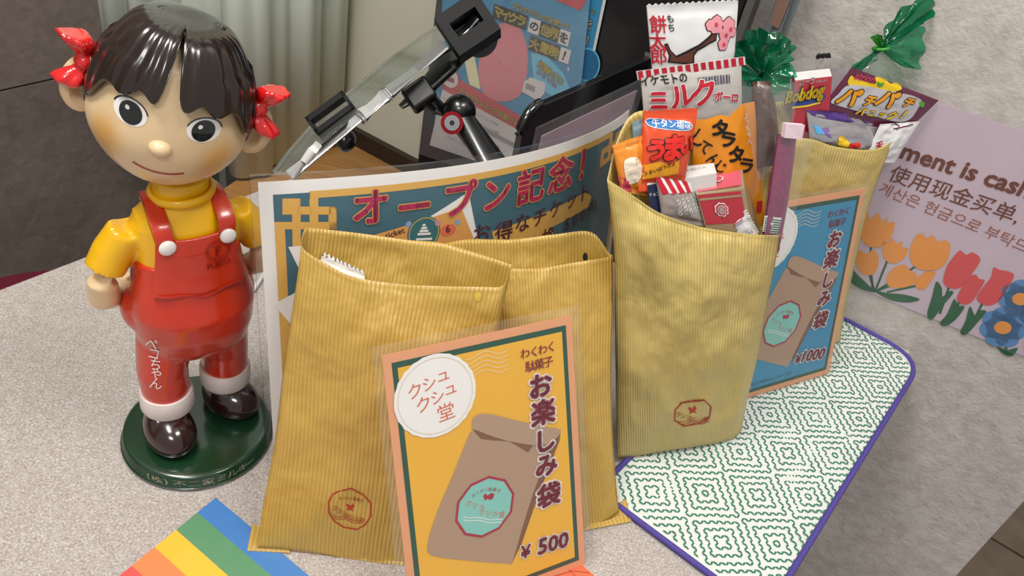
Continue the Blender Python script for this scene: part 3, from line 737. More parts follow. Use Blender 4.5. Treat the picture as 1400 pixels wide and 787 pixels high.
# punched holes
h = ray_sheet(bvh_of(b1f), b1, 653, 405, 1900, .5, cut=0); h.circle('punched_hole', mat('hole_yellow', 'c9a83c', .5), (653, 405), .0024, ry=.0034); h.flush()
h = ray_sheet(bvh_of([o for o in b2.children if o.name.startswith('back_panel')][0]), b2, 800, 351, 1900, .5, cut=0)
h.circle('punched_hole', mat('hole_dark', '1c1509', .8), (800, 351), .0018, ry=.0030); h.flush()

# ================================================================== price cards (laminated)
m_peach = mat('print_peach', 'dd9a6e', .55); m_dkg = mat('print_dark_green', '0c4a38', .5); m_yelp = mat('print_yellow', 'e5ac2c', .5)
m_blue = mat('print_blue', '2b86ad', .5); m_whp = mat('print_white', 'e9e6e2', .5); m_crim = mat('print_crimson', 'a11638', .5)
m_kr1 = mat('print_bag_brown', 'a98a70', .5); m_kr2 = mat('print_bag_shade', '7a4f35', .5); m_kr3 = mat('print_bag_flap', 'ab8d73', .5)
m_teal = mat('print_teal', '7fc0b4', .5); m_orl = mat('print_orange_red', 'cf6440', .5); m_paperback = mat('card_white_paper', 'e8e4de', .6)
m_film = film('laminate_film', gloss=.035, rough=.12, opac=.02, bump=.25, bscale=25)
def c5(x, y): return (500 + x / 2.203, 430 + y / 2.203)
def card(label, name, base, lean, corners, ground, price, fine, margins=.005, z0=0.0):
    A, d, up = lean_axes(base[0], base[1], lean, z0); n = d.cross(up).normalized()
    root = thing(name, label, 'price card', (A + G(*base[1])) / 2, 'laminated price cards')
    pl_ = plane_sheet(A, d, up, root)
    TL, TR, BR, BL = [Vector(pl_.L(*c)) if not isinstance(c, Vector) else c for c in corners]
    # local frame 0..1 x 0..1.414 -> bilinear on the card
    def uv(a, b):
        b = b / 1.414; q = BL * (1 - a) * (1 - b) + BR * a * (1 - b) + TR * a * b + TL * (1 - a) * b; return (q.x, q.y)
    def w3(q): return A + d * q[0] + up * q[1]
    e = margins / .148; m = M()
    ring = [w3(uv(a, b)) for a, b in ((-e, -e * .2), (1 + e, -e * .2), (1 + e, 1.414 + e), (-e, 1.414 + e))]
    pap = [w3(uv(a, b)) for a, b in ((0, 0), (1, 0), (1, 1.414), (0, 1.414))]
    obj('paper', slab(pap, n, .0004), m_peach, root)
    P = lambda a, b, l=1, mm=None: None
    def rect(nm, mm, a0, b0, a1, b1, l): pl_.poly(nm, mm, [uv(a0, b0), uv(a1, b0), uv(a1, b1), uv(a0, b1)], l, px=False)
    rect('green_border', m_dkg, .040, .042, .962, 1.372, 1)
    rect('ground', ground, .066, .070, .936, 1.344, 2)
    return root, pl_, uv, ring, n
KC = {}
def mkK(s5, uv5):
    def K(x, y):
        t = Vector(s5.L(*c5(x, y))); a, b = .5, .7
        for _ in range(12):
            q = Vector(uv5(a, b)); qa = (Vector(uv5(a + .001, b)) - q) / .001; qb = (Vector(uv5(a, b + .001)) - q) / .001; e = t - q
            D = qa.x * qb.y - qa.y * qb.x; a += (e.x * qb.y - e.y * qb.x) / D; b += (qa.x * e.y - qa.y * e.x) / D
        return (a, b)
    return K
def design(root, s, uv, price, fine):
    """the printed design: places are read on the 500 yen card (zoomed view) and reused for the 1000 yen card"""
    K = KC['K']; k1 = lambda x, y: uv(*K(x, y)); U = lambda pts: [k1(*p) for p in pts]
    s.poly('bag_shade', m_kr2, U([(586, 345), (583, 378), (520, 540), (468, 690), (440, 746), (430, 740), (480, 600), (530, 400), (550, 360)]), 3, px=False)
    s.poly('bag_body', m_kr1, U(crom([(325, 345), (300, 385), (262, 480), (215, 590), (186, 685), (196, 722), (290, 737), (420, 747), (440, 742), (470, 640), (505, 530), (545, 410), (500, 385), (400, 350)], 3)), 4, px=False)
    s.poly('bag_fold', m_kr2, U([(322, 346), (345, 372), (385, 377), (430, 379), (487, 413), (505, 390), (530, 394), (580, 365), (450, 345)]), 5, px=False)
    s.poly('bag_flap', m_kr3, U(crom([(319, 340), (321, 312), (340, 298), (380, 299), (450, 316), (530, 335), (584, 344), (570, 372), (530, 392), (450, 383), (390, 368), (335, 347)], 3)), 6, px=False)
    sc_ = Vector(k1(358, 577)); rr = (Vector(k1(440, 577)) - sc_).length
    oc = [(sc_.x + rr * cos(a), sc_.y + rr * sin(a)) for a in np.linspace(.15, 2 * pi + .15, 11)[:-1]]
    s.poly('seal', m_teal, oc, 5, px=False); s.line('seal_ring', m_crim, oc, .0018, 6, px=False, closed=True)
    for i, ch in enumerate('わくわく駄菓子'): s.char('seal_lettering', m_crim, ch, k1(324 + 12.5 * i, 530 - 2 * i + 1.2 * (i - 3) ** 2), .0031, rot=-(i - 3) * .1 + .1, layer=6, px=False)
    s.poly('seal_candy', m_crim, U([(356, 536), (366, 542), (376, 534), (386, 538), (382, 550), (374, 556), (364, 552), (358, 558), (352, 546)]), 6, px=False)
    for i, ch in enumerate('クシュ'): s.char('seal_lettering', m_orl, ch, k1(308 + 20 * i, 567 + 5 * i), .0052, rot=.0, layer=6, px=False)
    for i, ch in enumerate('クシュ堂'): s.char('seal_lettering', m_orl, ch, k1(348 + 20 * i, 593 + 2 * i), .0052, rot=.0, layer=6, px=False)
    for k in range(2): s.line('seal_wave', m_whp, U([(292 + 9 * i, 606 + 9 * k + .8 * i + 2 * sin(i * .9)) for i in range(14)]), .0005, 6, px=False)
    bc = Vector(k1(210, 243)); br = (Vector(k1(328, 243)) - bc).length
    s.circle('badge', m_whp, bc, br, 5, px=False, wob=.012, wk=22)
    s.line('badge_ring', mat('print_badge_ring', 'd8cdb4', .5), [(bc + Vector((br * .91 * cos(a), br * .91 * sin(a))))[:] for a in np.linspace(0, 2 * pi, 49)[:-1]], .0005, 6, px=False, closed=True)
    for ch, x, y, z in (('ク', 146, 228, .0112), ('シ', 190, 206, .0105), ('ュ', 232, 184, .0105), ('ク', 172, 268, .0115), ('シ', 215, 246, .0105), ('ュ', 254, 224, .0105), ('堂', 240, 290, .0128)):
        s.char('badge_lettering', m_orl, ch, k1(x, y), z, rot=.12, layer=6, px=False)
    for k in range(5): s.line('postmark_wave', mat('print_cream_line', 'e6d9b4', .5), U([(300 + 8.5 * i, 128 + 14 * k - 1.6 * i + 8 * sin(i * .55 + 1.1)) for i in range(16)]), .0004, 4, px=False)
    for ch, x, y in (('わ', 478, 115), ('く', 505, 110), ('わ', 531, 103), ('く', 556, 95)): s.char('heading', m_crim, ch, k1(x, y), .0078, rot=.03, layer=6, px=False, bold=.012)
    for ch, x, y in (('駄', 494, 153), ('菓', 521, 147), ('子', 548, 141)): s.char('heading', m_crim, ch, k1(x, y), .0082, rot=.03, layer=6, px=False, bold=.01)
    for ch, x, y, z in (('お', 525, 211, .0188), ('楽', 532, 291, .0195), ('し', 541, 376, .0185), ('み', 542, 452, .0185), ('袋', 549, 539, .0195)):
        s.char('vertical_lettering', m_crim, ch, k1(x, y), z, layer=7, px=False, bold=.038, outline=m_whp, ow=.065)
    s.text('price_lettering', m_crim, '¥', k1(463, 733), k1(494, 724), 7, .03, 1.0, px=False, outline=m_whp, ow=.065)
    s.text('price_lettering', m_crim, price, k1(515 if price == '500' else 498, 720), k1(607, 694), 7, .03, 1.0, px=False, outline=m_whp, ow=.065)
r5, s5, uv5, ring5, n5 = card('laminated yellow price card reading 500 yen, leaning on the front bags', 'price_card', ((564, 862), (800, 771)), radians(24),
    ((522, 486), (781.5, 431), (800, 771), (564, 862)), m_yelp, '500', True, .0065)
KC['K'] = mkK(s5, uv5)
design(r5, s5, uv5, '500', 0); s5.flush()
obj('laminate_film', slab([p + n5 * .0022 for p in ring5], n5, .0034), m_film, r5)
# clear film of the 500 card reaches further left (torn sleeve edge)
A6, d6, up6 = lean_axes((1024, 543), (1132, 510), radians(13), .0042); n6 = d6.cross(up6).normalized()
_t = plane_sheet(A6, d6, up6, None); TR6 = Vector(_t.L(1183, 257)); BR6 = Vector(_t.L(1133, 510)); wv = Vector((-(TR6 - BR6).length / 1.40, .000))
TL6 = TR6 + wv + Vector((0, -.001)); BL6 = BR6 + wv
r6, s6, uv6, ring6, n6 = card('laminated blue price card reading 1000 yen, leaning on the back right bag', 'price_card', ((1024, 543), (1132, 510)), radians(13),
    (TL6, TR6, BR6, BL6), m_blue, '1000', False, .004, .0042)
design(r6, s6, uv6, '1000', 0)
s6.text('small_lettering', m_dkg, 'お楽しみ袋のご予算で承っております', uv6(.10, .10), uv6(.60, .10), 7, .0, px=False)
s6.flush()
obj('laminate_film', slab([p + n6 * .0022 for p in ring6], n6, .0034), m_film, r6)

# ================================================================== curved laminated poster behind the bags
SCP = 1.12; PWD, PHT = .307 * SCP, .218 * SCP
px0, py0, pt0, pt1, pk, plean = -.1405, .3505, .5211, 1.2271, 1.6289, .2557
NPc = 120; pth = [pt0 + (pt1 - pt0) * ((i + .5) / NPc) ** pk for i in range(NPc)]
PCx = np.concatenate([[0], np.cumsum(np.cos(pth))]) * PWD / NPc + px0; PCy = np.concatenate([[0], np.cumsum(np.sin(pth))]) * PWD / NPc + py0
PUP = Vector((-sin(pt0) * sin(plean), cos(pt0) * sin(plean), cos(plean)))
def pfn(u, v):
    t = max(0, min(NPc - 1e-6, u / PWD * NPc)); i = int(t); fr = t - i
    x = PCx[i] + (PCx[i + 1] - PCx[i]) * fr; y = PCy[i] + (PCy[i + 1] - PCy[i]) * fr; th = pth[i]
    if u < 0: x = PCx[0] + cos(pt0) * u; y = PCy[0] + sin(pt0) * u
    if u > PWD: x = PCx[-1] + cos(pth[-1]) * (u - PWD); y = PCy[-1] + sin(pth[-1]) * (u - PWD)
    dd = Vector((cos(th), sin(th), 0)); n = dd.cross(PUP).normalized(); return Vector((x, y, 0)) + PUP * v, n
def pL(x, y):
    u, v = PWD / 2, PHT / 2
    for _ in range(25):
        a = proj(pfn(u, v)[0]); b = proj(pfn(u + .0005, v)[0]); c = proj(pfn(u, v + .0005)[0])
        J = np.array([[b[0] - a[0], c[0] - a[0]], [b[1] - a[1], c[1] - a[1]]]) / .0005
        du = np.linalg.solve(J, np.array([x - a[0], y - a[1]])); u += float(np.clip(du[0], -.05, .05)); v += float(np.clip(du[1], -.05, .05))
    return (u, v)
PT = thing('laminated_poster', 'large curved laminated poster in slate blue and ochre with crimson lettering, behind the bags', 'poster', pfn(PWD / 2, 0)[0])
ps = Sheet(pfn, pL, PT, cut=.006); ps.cut_v = False
def psheet(nm, mt, u0, v0, u1, v1, off, th):
    nu = 60; V = []; 
    for k in (0, 1):
        for j in (0, 1):
            for i in range(nu + 1):
                p, n = pfn(u0 + (u1 - u0) * i / nu, (v0, v1)[j]); V.append(p + n * (off - th * k))
    N1 = nu + 1; F = []
    for i in range(nu): F += [(i, i + 1, N1 + i + 1, N1 + i), (2 * N1 + i + 1, 2 * N1 + i, 3 * N1 + i, 3 * N1 + i + 1), (i + 1, i, 2 * N1 + i, 2 * N1 + i + 1), (N1 + i, N1 + i + 1, 3 * N1 + i + 1, 3 * N1 + i)]
    F += [(0, N1, 3 * N1, 2 * N1), (nu, 2 * N1 + nu, 3 * N1 + nu, N1 + nu)]
    obj(nm, M().add(V, F), mt, PT, True)
m_slate = mat('print_slate_blue', '3a6472', .5); m_och = mat('print_ochre', 'd9a850', .5); m_mag = mat('print_crimson_pink', 'b01b50', .5); m_mar = mat('print_maroon', '5a1c2c', .5)
mg = .0048
psheet('paper', m_whp, mg, mg * .5, PWD - mg, PHT - mg, 0, .0004)
def prect(nm, mt, u0, v0, u1, v1, l): ps.poly(nm, mt, [(u0, v0), (u1, v0), (u1, v1), (u0, v1)], l, px=False)
i0, i1, j0, j1 = mg + .0085, PWD - mg - .0085, mg + .0085, PHT - mg - .0085
prect('blue_ground', m_slate, i0, j0, i1, j1, 1)
FR = [[(423, 261), (760, 224), (760, 232), (423, 271)], [(423, 261), (435, 261), (435, 313), (423, 313)], [(411, 282), (460, 282), (460, 293), (411, 293)],
      [(449, 282), (460, 282), (460, 313), (449, 313)], [(388, 303), (460, 303), (460, 313), (388, 313)], [(386, 271), (411, 271), (411, 293), (386, 293)],
      [(399, 271), (411, 271), (411, 345), (400, 345)], [(375, 303), (389, 303), (402, 600), (391, 600)]]
for i, q_ in enumerate(FR):
    v_ = [ps.L(*p) for p in q_]
    if i == 0: v_ = [(v_[0][0], v_[0][1]), (PWD / 2, v_[0][1]), (PWD / 2, v_[3][1]), (v_[3][0], v_[3][1])]
    if i == 7: v_ = [v_[0], v_[1], (v_[1][0], .022), (v_[0][0], .022)]
    ps.poly('ochre_frame', m_och, v_, 2, px=False); ps.poly('ochre_frame', m_och, [(PWD - x, y) for x, y in v_[::-1]], 2, px=False)
ps.poly('white_corner', m_whp, [(394, 337), (425, 334), (409, 368)], 3)
ps.poly('ochre_strip', m_och, [(672, 316), (745, 290), (800, 262), (808, 268), (804, 282), (750, 312), (756, 318), (748, 340), (690, 345), (675, 330)], 3)
ps.poly('white_band', m_whp, [(356 + 18, 415), (640, 262), (658, 352), (560, 400), (420, 470)], 3)
ps.poly('ticket', mat('print_ticket', 'd99b4e', .5), [(506, 322), (630, 283), (655, 345), (540, 380)], 4)
ps.circle('ticket_badge', mat('print_ticket_teal', '2c6a70', .5), (579, 318), .0125, 5)
ps.line('ticket_ring', m_och, [(Vector(ps.L(579, 318)) + Vector((.0112 * cos(a), .0112 * sin(a))))[:] for a in np.linspace(0, 2 * pi, 37)[:-1]], .0006, 6, px=False, closed=True)
for y_, w_ in ((306, 2), (310, 4), (314, 6), (318, 9), (325, 11)): ps.poly('ticket_shop', m_whp, [(579 - w_, y_), (579 + w_, y_ - 1), (579 + w_, y_ + 2), (579 - w_, y_ + 3)], 6)
ps.text('ticket_lettering', m_mar, 'ticket', (527, 326), (553, 317), 5, .02)
ps.circle('ticket_seal', mat('print_coral', 'd9694a', .5), (612, 314), .0062, 5, ry=.0045); ps.text('ticket_lettering', m_mar, '6', (609, 318), (615, 316), 6, .02)
for i, (x, y) in enumerate(((558, 306), (562, 333), (597, 336), (598, 304), (625, 303))): ps.circle('ticket_dot', mat(('print_dot_blue', 'print_dot_pink')[i % 2], ('7f9fc4', 'c889a8')[i % 2], .5), (x, y), .0022, 5)
def ptxt(ch, x, y, size, sx=1, mt=m_mag, ol=m_och, bold=.03, rot=0): ps.char('title_lettering', mt, ch, (x, y), size, rot=rot, layer=7, bold=bold, outline=ol, ow=.026, sx=sx)
for ch, x, y, z in (('オ', 506, 282, .0270), ('ー', 566, 281, .0270), ('プ', 630, 270, .0280), ('ン', 679, 265, .0270), ('記', 725, 253, .0285), ('念', 766, 237, .0290), ('！', 795, 224, .0310)): ptxt(ch, x, y, z)
for ch, x, y, z in (('お', 658, 318, .0165), ('得', 688, 315, .0175), ('な', 714, 303, .0165), ('チ', 737, 296, .0165), ('ケ', 759, 284, .0165), ('ッ', 780, 275, .016), ('ト', 799, 262, .0170), ('価', 722, 334, .0150), ('格', 748, 322, .0150), ('5', 774, 306, .0145), ('0', 785, 300, .0145), ('0', 795, 294, .0145), ('円', 808, 285, .0140)):
    ps.char('subtitle_lettering', m_mar, ch, (x, y), z, layer=7, bold=.015)
ps.flush()
psheet('laminate_film', film('poster_film', gloss=.016, rough=.10, opac=.015, bump=.3, bscale=18), 0, 0, PWD, PHT, .0028, .0042)

# ================================================================== stitched mat
mR0, mR1 = G(1222, 555), G(1115, 728); mB0, mB1 = G(866, 711), G(957, 779); mT0, mT1 = G(1148, 436), G(1195, 461)
def isect(a, b, c, d):
    r_, s_ = b - a, d - c; t = ((c.x - a.x) * s_.y - (c.y - a.y) * s_.x) / (r_.x * s_.y - r_.y * s_.x); return a + r_ * t
kBR = isect(mR0, mR1, mB0, mB1); kTR = isect(mR0, mR1, mT0, mT1)
lf = G(798, 690); kBL = isect(lf, lf + (mR0 - mR1), mB0, mB1); kTL = isect(lf, lf + (mR0 - mR1), mT0, mT1)
def roundpoly(P, rs, k=10):
    out = []
    for i, p in enumerate(P):
        rr = rs[i]
        a = (P[i - 1] - p).normalized(); b = (P[(i + 1) % len(P)] - p).normalized(); A_ = p + a * rr; B_ = p + b * rr
        for j in range(k + 1):
            t = j / k; out.append(A_ * (1 - t) ** 2 + p * 2 * t * (1 - t) + B_ * t * t)
    return out
outl = roundpoly([kTL, kBL, kBR, kTR], (.012, .012, .040, .044))
MT = thing('stitched_mat', 'white quilted mat with green stepped stitching and purple edging under the right-hand bags', 'mat', (kTL + kBR) / 2)
mc = sum(outl, Vector()) / len(outl)
def mz(x, y):
    return .0028 + .0008 * noise.noise(Vector((x * 30, y * 30, 3))) + .0005 * noise.noise(Vector((x * 90, y * 90, 8)))
m = M(); rings = 26; NO = len(outl)
m.v = [Vector((mc.x, mc.y, mz(mc.x, mc.y)))]
for k in range(1, rings + 1):
    for p in outl: q = mc + (p - mc) * (k / rings); m.v.append(Vector((q.x, q.y, mz(q.x, q.y))))
m.f = [(0, 1 + i, 1 + (i + 1) % NO) for i in range(NO)] + [(1 + (k - 1) * NO + i, 1 + k * NO + i, 1 + k * NO + (i + 1) % NO, 1 + (k - 1) * NO + (i + 1) % NO) for k in range(1, rings) for i in range(NO)]
m_cloth = mat('white_cotton', 'd5d8d2', .85, bump=.5, bscale=170)
obj('cloth', m, m_cloth, MT, True, mods=[('SOLIDIFY', dict(thickness=.0022, offset=-1))])
ed = [Vector((p.x, p.y, max(.0029, mz(p.x, p.y)))) for p in outl]; ed.append(ed[0].copy())
obj('purple_edging', tube(ed, .0026, 8, caps=False), mat('purple_bias_tape', '4d3f8e', .75, bump=.3, bscale=600), MT, True, label='purple bias-tape edging')
# stepped diamonds, one stitch line at a time
ex = (kBR - kBL).normalized(); ey = Vector((-ex.y, ex.x, 0)); PD = 14; CQ = .0047
def rid(i, j):
    best = 99; wa = 0
    for a in (0, 1):
        x = (i + a * PD // 2) % PD; y = (j + a * PD // 2) % PD; dd = min(x, PD - x) + min(y, PD - y)
        if dd < best: best, wa = dd, a
    return [4 if best >= 7 else (best + 1) // 2, 4 if best >= 6 else 10 + best // 2][wa]
def inside(p):
    s0 = None
    for i in range(len(outl)):
        a, b = outl[i], outl[(i + 1) % len(outl)]; c = (b.x - a.x) * (p.y - a.y) - (b.y - a.y) * (p.x - a.x)
        if abs(c) < 1e-12: continue
        if s0 is None: s0 = c > 0
        elif (c > 0) != s0: return False
    return True
m = M(); hw = .00068
shr = lambda p: mc + (p - mc) * 1.02
rot45 = radians(0)
def sq(i, j):
    x, y = i * CQ, j * CQ; x += .0009 * noise.noise(Vector((i * .6, j * .6, 1))); y += .0009 * noise.noise(Vector((i * .6, j * .6, 5)))
    return kBL + ex * x + ey * y
NI = 90
for i in range(-12, NI):
    for j in range(-12, NI):
        for di, dj in ((1, 0), (0, 1)):
            if rid(i, j) != rid(i + di, j + dj):
                a, b = (sq(i + .5, j - .5), sq(i + .5, j + .5)) if di else (sq(i - .5, j + .5), sq(i + .5, j + .5))
                c = (a + b) / 2
                if not inside(shr(a)) or not inside(shr(b)): continue
                dv = (b - a).normalized(); nn = Vector((-dv.y, dv.x, 0)) * hw; a = a + dv * .0004; b = b - dv * .0004
                za, zb = mz(a.x, a.y) + .0004, mz(b.x, b.y) + .0004; zm = mz(c.x, c.y) + .0010
                m.add([Vector((a.x, a.y, za)) + nn, Vector((a.x, a.y, za)) - nn, Vector((c.x, c.y, zm)) + nn, Vector((c.x, c.y, zm)) - nn, Vector((b.x, b.y, zb)) + nn, Vector((b.x, b.y, zb)) - nn], [(0, 1, 3, 2), (2, 3, 5, 4)])
obj('green_stitching', m, mat('green_thread', '1a7058', .7), MT, kind='stuff')

# ================================================================== rainbow sheet and orange slip on the counter
k0, k1, k2 = G(295, 681), G(120, 823), G(468, 826)
rx_ = (k1 - k0); ry_ = (k2 - k0).normalized() * .20; rxl = rx_.length; rx_.normalize(); nrm = ry_.cross(rx_).normalized()
RB = thing('rainbow_card', 'rainbow-striped card in a clear sleeve lying in front of the front left bag', 'card', k0 + rx_ * .08)
stw = .0345
# stripe widths measured along the left edge
def alongL(x, y): return (G(x, y) - k0).dot(rx_)
cuts = [0, alongL(279, 698) * 0 + .0245, None]
eL = [0, alongL(270, 701), alongL(241, 725), alongL(211, 748), alongL(179, 773), alongL(179, 773) + .028, alongL(179, 773) + .055]
up1 = Vector((0, 0, 1))
obj('card_stock', box(k0 + rx_ * (eL[-1] / 2) + ry_ / 2 + UPZ * .0004, rx_ * eL[-1] / 2, ry_ / 2, UPZ * .0003), mat('card_stock_white', 'd8d4cf', .6), RB)
for i, (nm, c) in enumerate((('stripe_blue', '2273b8'), ('stripe_green', '4a8a5c'), ('stripe_yellow', 'f0b810'), ('stripe_orange', 'ec7f3c'), ('stripe_red', 'd9433f'), ('stripe_pink', 'c94a80'))):
    a, b = eL[i], eL[i + 1]
    obj('printed_stripe', slab([k0 + rx_ * a + UPZ * .0010, k0 + rx_ * b + UPZ * .0010, k0 + rx_ * b + ry_ + UPZ * .0010, k0 + rx_ * a + ry_ + UPZ * .0010], UPZ, .0002), mat(nm, c, .45), RB)
m_sleeve = film('clear_sleeve', gloss=.03, rough=.15, opac=.03, bump=.6, bscale=45)
V = []; ns = 14
for j in range(ns + 1):
    for i in range(ns + 1):
        p = k0 + rx_ * (-.016 + (eL[-1] + .02) * i / ns) + ry_ * (-.06 + 1.08 * j / ns); V.append(Vector((p.x, p.y, .0022 + .0010 * noise.noise(Vector((p.x * 60, p.y * 60, 0))))))
grid_obj('sleeve', V, ns, ns, m_sleeve, RB)
sl = [G(712, 795), G(790, 768), G(815, 790), G(850, 850), G(740, 850)]
OS = thing('orange_slip', 'orange-red printed paper slip under the lower right of the 500 yen card', 'paper slip', sum(sl, Vector()) / 5)
obj('slip_paper', slab([p + UPZ * .0009 for p in sl], UPZ, .0005), mat('slip_orange', 'e0653f', .5), OS)
t = ray_sheet(None, OS, 0, 0, 1, 1) if False else None
fsl = Sheet(lambda u, v: (Vector((u, v, .0009)), UPZ), lambda x, y: G(x, y)[:2], OS)
fsl.line('slip_rule', mat('slip_dark', '7c2f1d', .6), [(745, 792), (783, 781), (806, 784)], .0006); fsl.line('slip_rule_short', mat('slip_dark', '7c2f1d', .6), [(776, 778), (790, 792)], .0005); fsl.flush()

# ================================================================== tulip notice on the wall
WP = thing('wall_notice', 'lilac laminated notice with tulips and brown writing fixed to the wall at the right', 'notice', WA + UPZ * .04 + DW * .2)
wsh = plane_sheet(WA + NW * .0016, DW, UPZ, WP)
tz0 = wsh.L(1330, 458)[1]; bz = wsh.L(1130, 375)[1]; 
zt = (wsh.L(1285, 137)[1] + wsh.L(1400, 183)[1]) / 2; zb = (wsh.L(1258, 425)[1] + wsh.L(1370, 478)[1]) / 2
ul = -.115; ur = .335
def wq(u0, v0, u1, v1, off, th, nm, mt):
    o = WA + NW * off; obj(nm, slab([o + DW * u0 + UPZ * v0, o + DW * u1 + UPZ * v0, o + DW * u1 + UPZ * v1, o + DW * u0 + UPZ * v1], NW, th), mt, WP)
wq(ul, zb, ur, zt, .0014, .0006, 'notice_paper', mat('lilac_paper', 'c3b0bd', .6, var=.03, vscale=20))
m_tor = mat('tulip_orange', 'e2913c', .5); m_tre = mat('tulip_red', 'd0494a', .5); m_lf = mat('tulip_green', '1f5a38', .5); m_fb = mat('flower_blue', '4f84b8', .5); m_brn = mat('notice_brown', '994f36', .5)
def wc_(x, y): return (1140 + x / 2.069, 120 + y / 2.071)
def B_(nm, mt, pts, l=2): wsh.blob(nm, mt, [wc_(*p) for p in pts], l)
def tulip(mt, pts): B_('tulip_petals', mt, pts, 3)
def stem(pts, wd=.0022): wsh.line('tulip_stem', m_lf, [wc_(*p) for p in pts], wd, 1)
for q_ in ([(105, 440), (105, 510), (110, 570)], [(98, 520), (115, 575)]): stem(q_)
stem([(155, 480), (118, 572)]); stem([(200, 545), (120, 575)]); stem([(235, 560), (150, 578)]); stem([(240, 500), (120, 575)])
B_('tulip_leaf', m_lf, [(48, 500), (60, 520), (95, 555), (120, 578), (80, 570), (45, 545)]); B_('tulip_leaf', m_lf, [(110, 572), (150, 580), (200, 585), (243, 598), (210, 607), (160, 600)])
tulip(m_tor, [(82, 365), (95, 350), (105, 372), (125, 355), (138, 378), (152, 366), (155, 382), (172, 380), (165, 415), (140, 445), (105, 450), (80, 430), (78, 395)])
tulip(m_tor, [(66, 470), (75, 460), (95, 470), (110, 458), (126, 475), (122, 515), (100, 530), (75, 520), (64, 495)])
tulip(m_tor, [(140, 430), (152, 440), (165, 425), (178, 440), (195, 434), (192, 450), (210, 455), (200, 480), (175, 496), (150, 490), (138, 465)])
tulip(m_tor, [(232, 420), (250, 412), (262, 425), (280, 418), (295, 435), (312, 430), (330, 445), (322, 485), (295, 512), (250, 515), (220, 495), (216, 455)])
tulip(m_tor, [(150, 535), (170, 510), (200, 500), (215, 515), (235, 530), (225, 555), (185, 566), (155, 560)])
tulip(m_tor, [(240, 535), (262, 520), (288, 522), (272, 550), (255, 570), (235, 565), (230, 550)])
for q in ([(290, 548), (278, 590), (264, 640), (278, 655), (310, 615), (338, 580), (325, 575), (308, 590), (305, 565)], [(340, 598), (320, 640), (300, 665), (318, 673), (345, 655), (370, 620), (352, 615)], [(385, 618), (372, 660), (358, 690), (375, 697), (410, 660), (432, 632), (410, 630), (400, 645)]): B_('tulip_leaf', m_lf, q)
stem([(325, 565), (300, 640)]); stem([(355, 605), (330, 660)]); stem([(420, 610), (385, 680)])
tulip(m_tre, [(345, 470), (358, 460), (375, 472), (392, 465), (415, 485), (395, 520), (365, 560), (335, 568), (310, 550), (320, 505)])
tulip(m_tre, [(385, 535), (400, 528), (412, 540), (427, 545), (410, 575), (390, 605), (365, 612), (348, 595), (365, 560)])
tulip(m_tre, [(452, 508), (470, 515), (490, 518), (510, 530), (490, 570), (465, 605), (430, 615), (404, 595), (425, 560), (445, 535)])
def flower(cx, cy, r):
    for k in range(7):
        a = 2 * pi * k / 7 + .3; c = wc_(cx + r * .66 * cos(a), cy + r * .66 * sin(a)); wsh.circle('flower_petal', m_fb, c, r * .50 / 2.07 * .00088, 3, n=20)
    wsh.circle('flower_middle', m_fb, wc_(cx, cy), r * .7 / 2.07 * .00088, 3, n=20); wsh.circle('flower_eye', m_tor, wc_(cx, cy), r * .36 / 2.07 * .00088, 4, n=20)
stem([(485, 700), (488, 745)]); stem([(527, 620), (520, 650)]); flower(478, 678, 50); flower(528, 597, 46); flower(585, 640, 46)
B_('tulip_leaf', m_lf, [(458, 727), (485, 742), (520, 735), (505, 757), (480, 752)]); B_('tulip_leaf', m_lf, [(500, 637), (520, 648), (535, 630), (530, 665)]); B_('tulip_leaf', m_lf, [(540, 720), (560, 715), (575, 735), (545, 745)])
wsh.text('notice_lettering', m_brn, 'ment is cash', (1229, 215), (1405, 271), 2, .035)
wsh.text('notice_lettering', m_brn, 'only', (1421, 276), (1485, 297), 2, .035)
wsh.text('notice_lettering', m_brn, '使用现金买单,', (1213, 244), (1389, 305), 2, .008)
wsh.text('notice_lettering', m_brn, '계산은 현금으로 부탁드립니다', (1200, 262), (1462, 370), 2, .0)
wsh.flush()
wq(ul - .008, bz - .001, ur + .01, zt + .009, .0034, .0028, 'laminate_film', film('notice_film', gloss=.03, rough=.2, opac=.03, bump=.5, bscale=30))

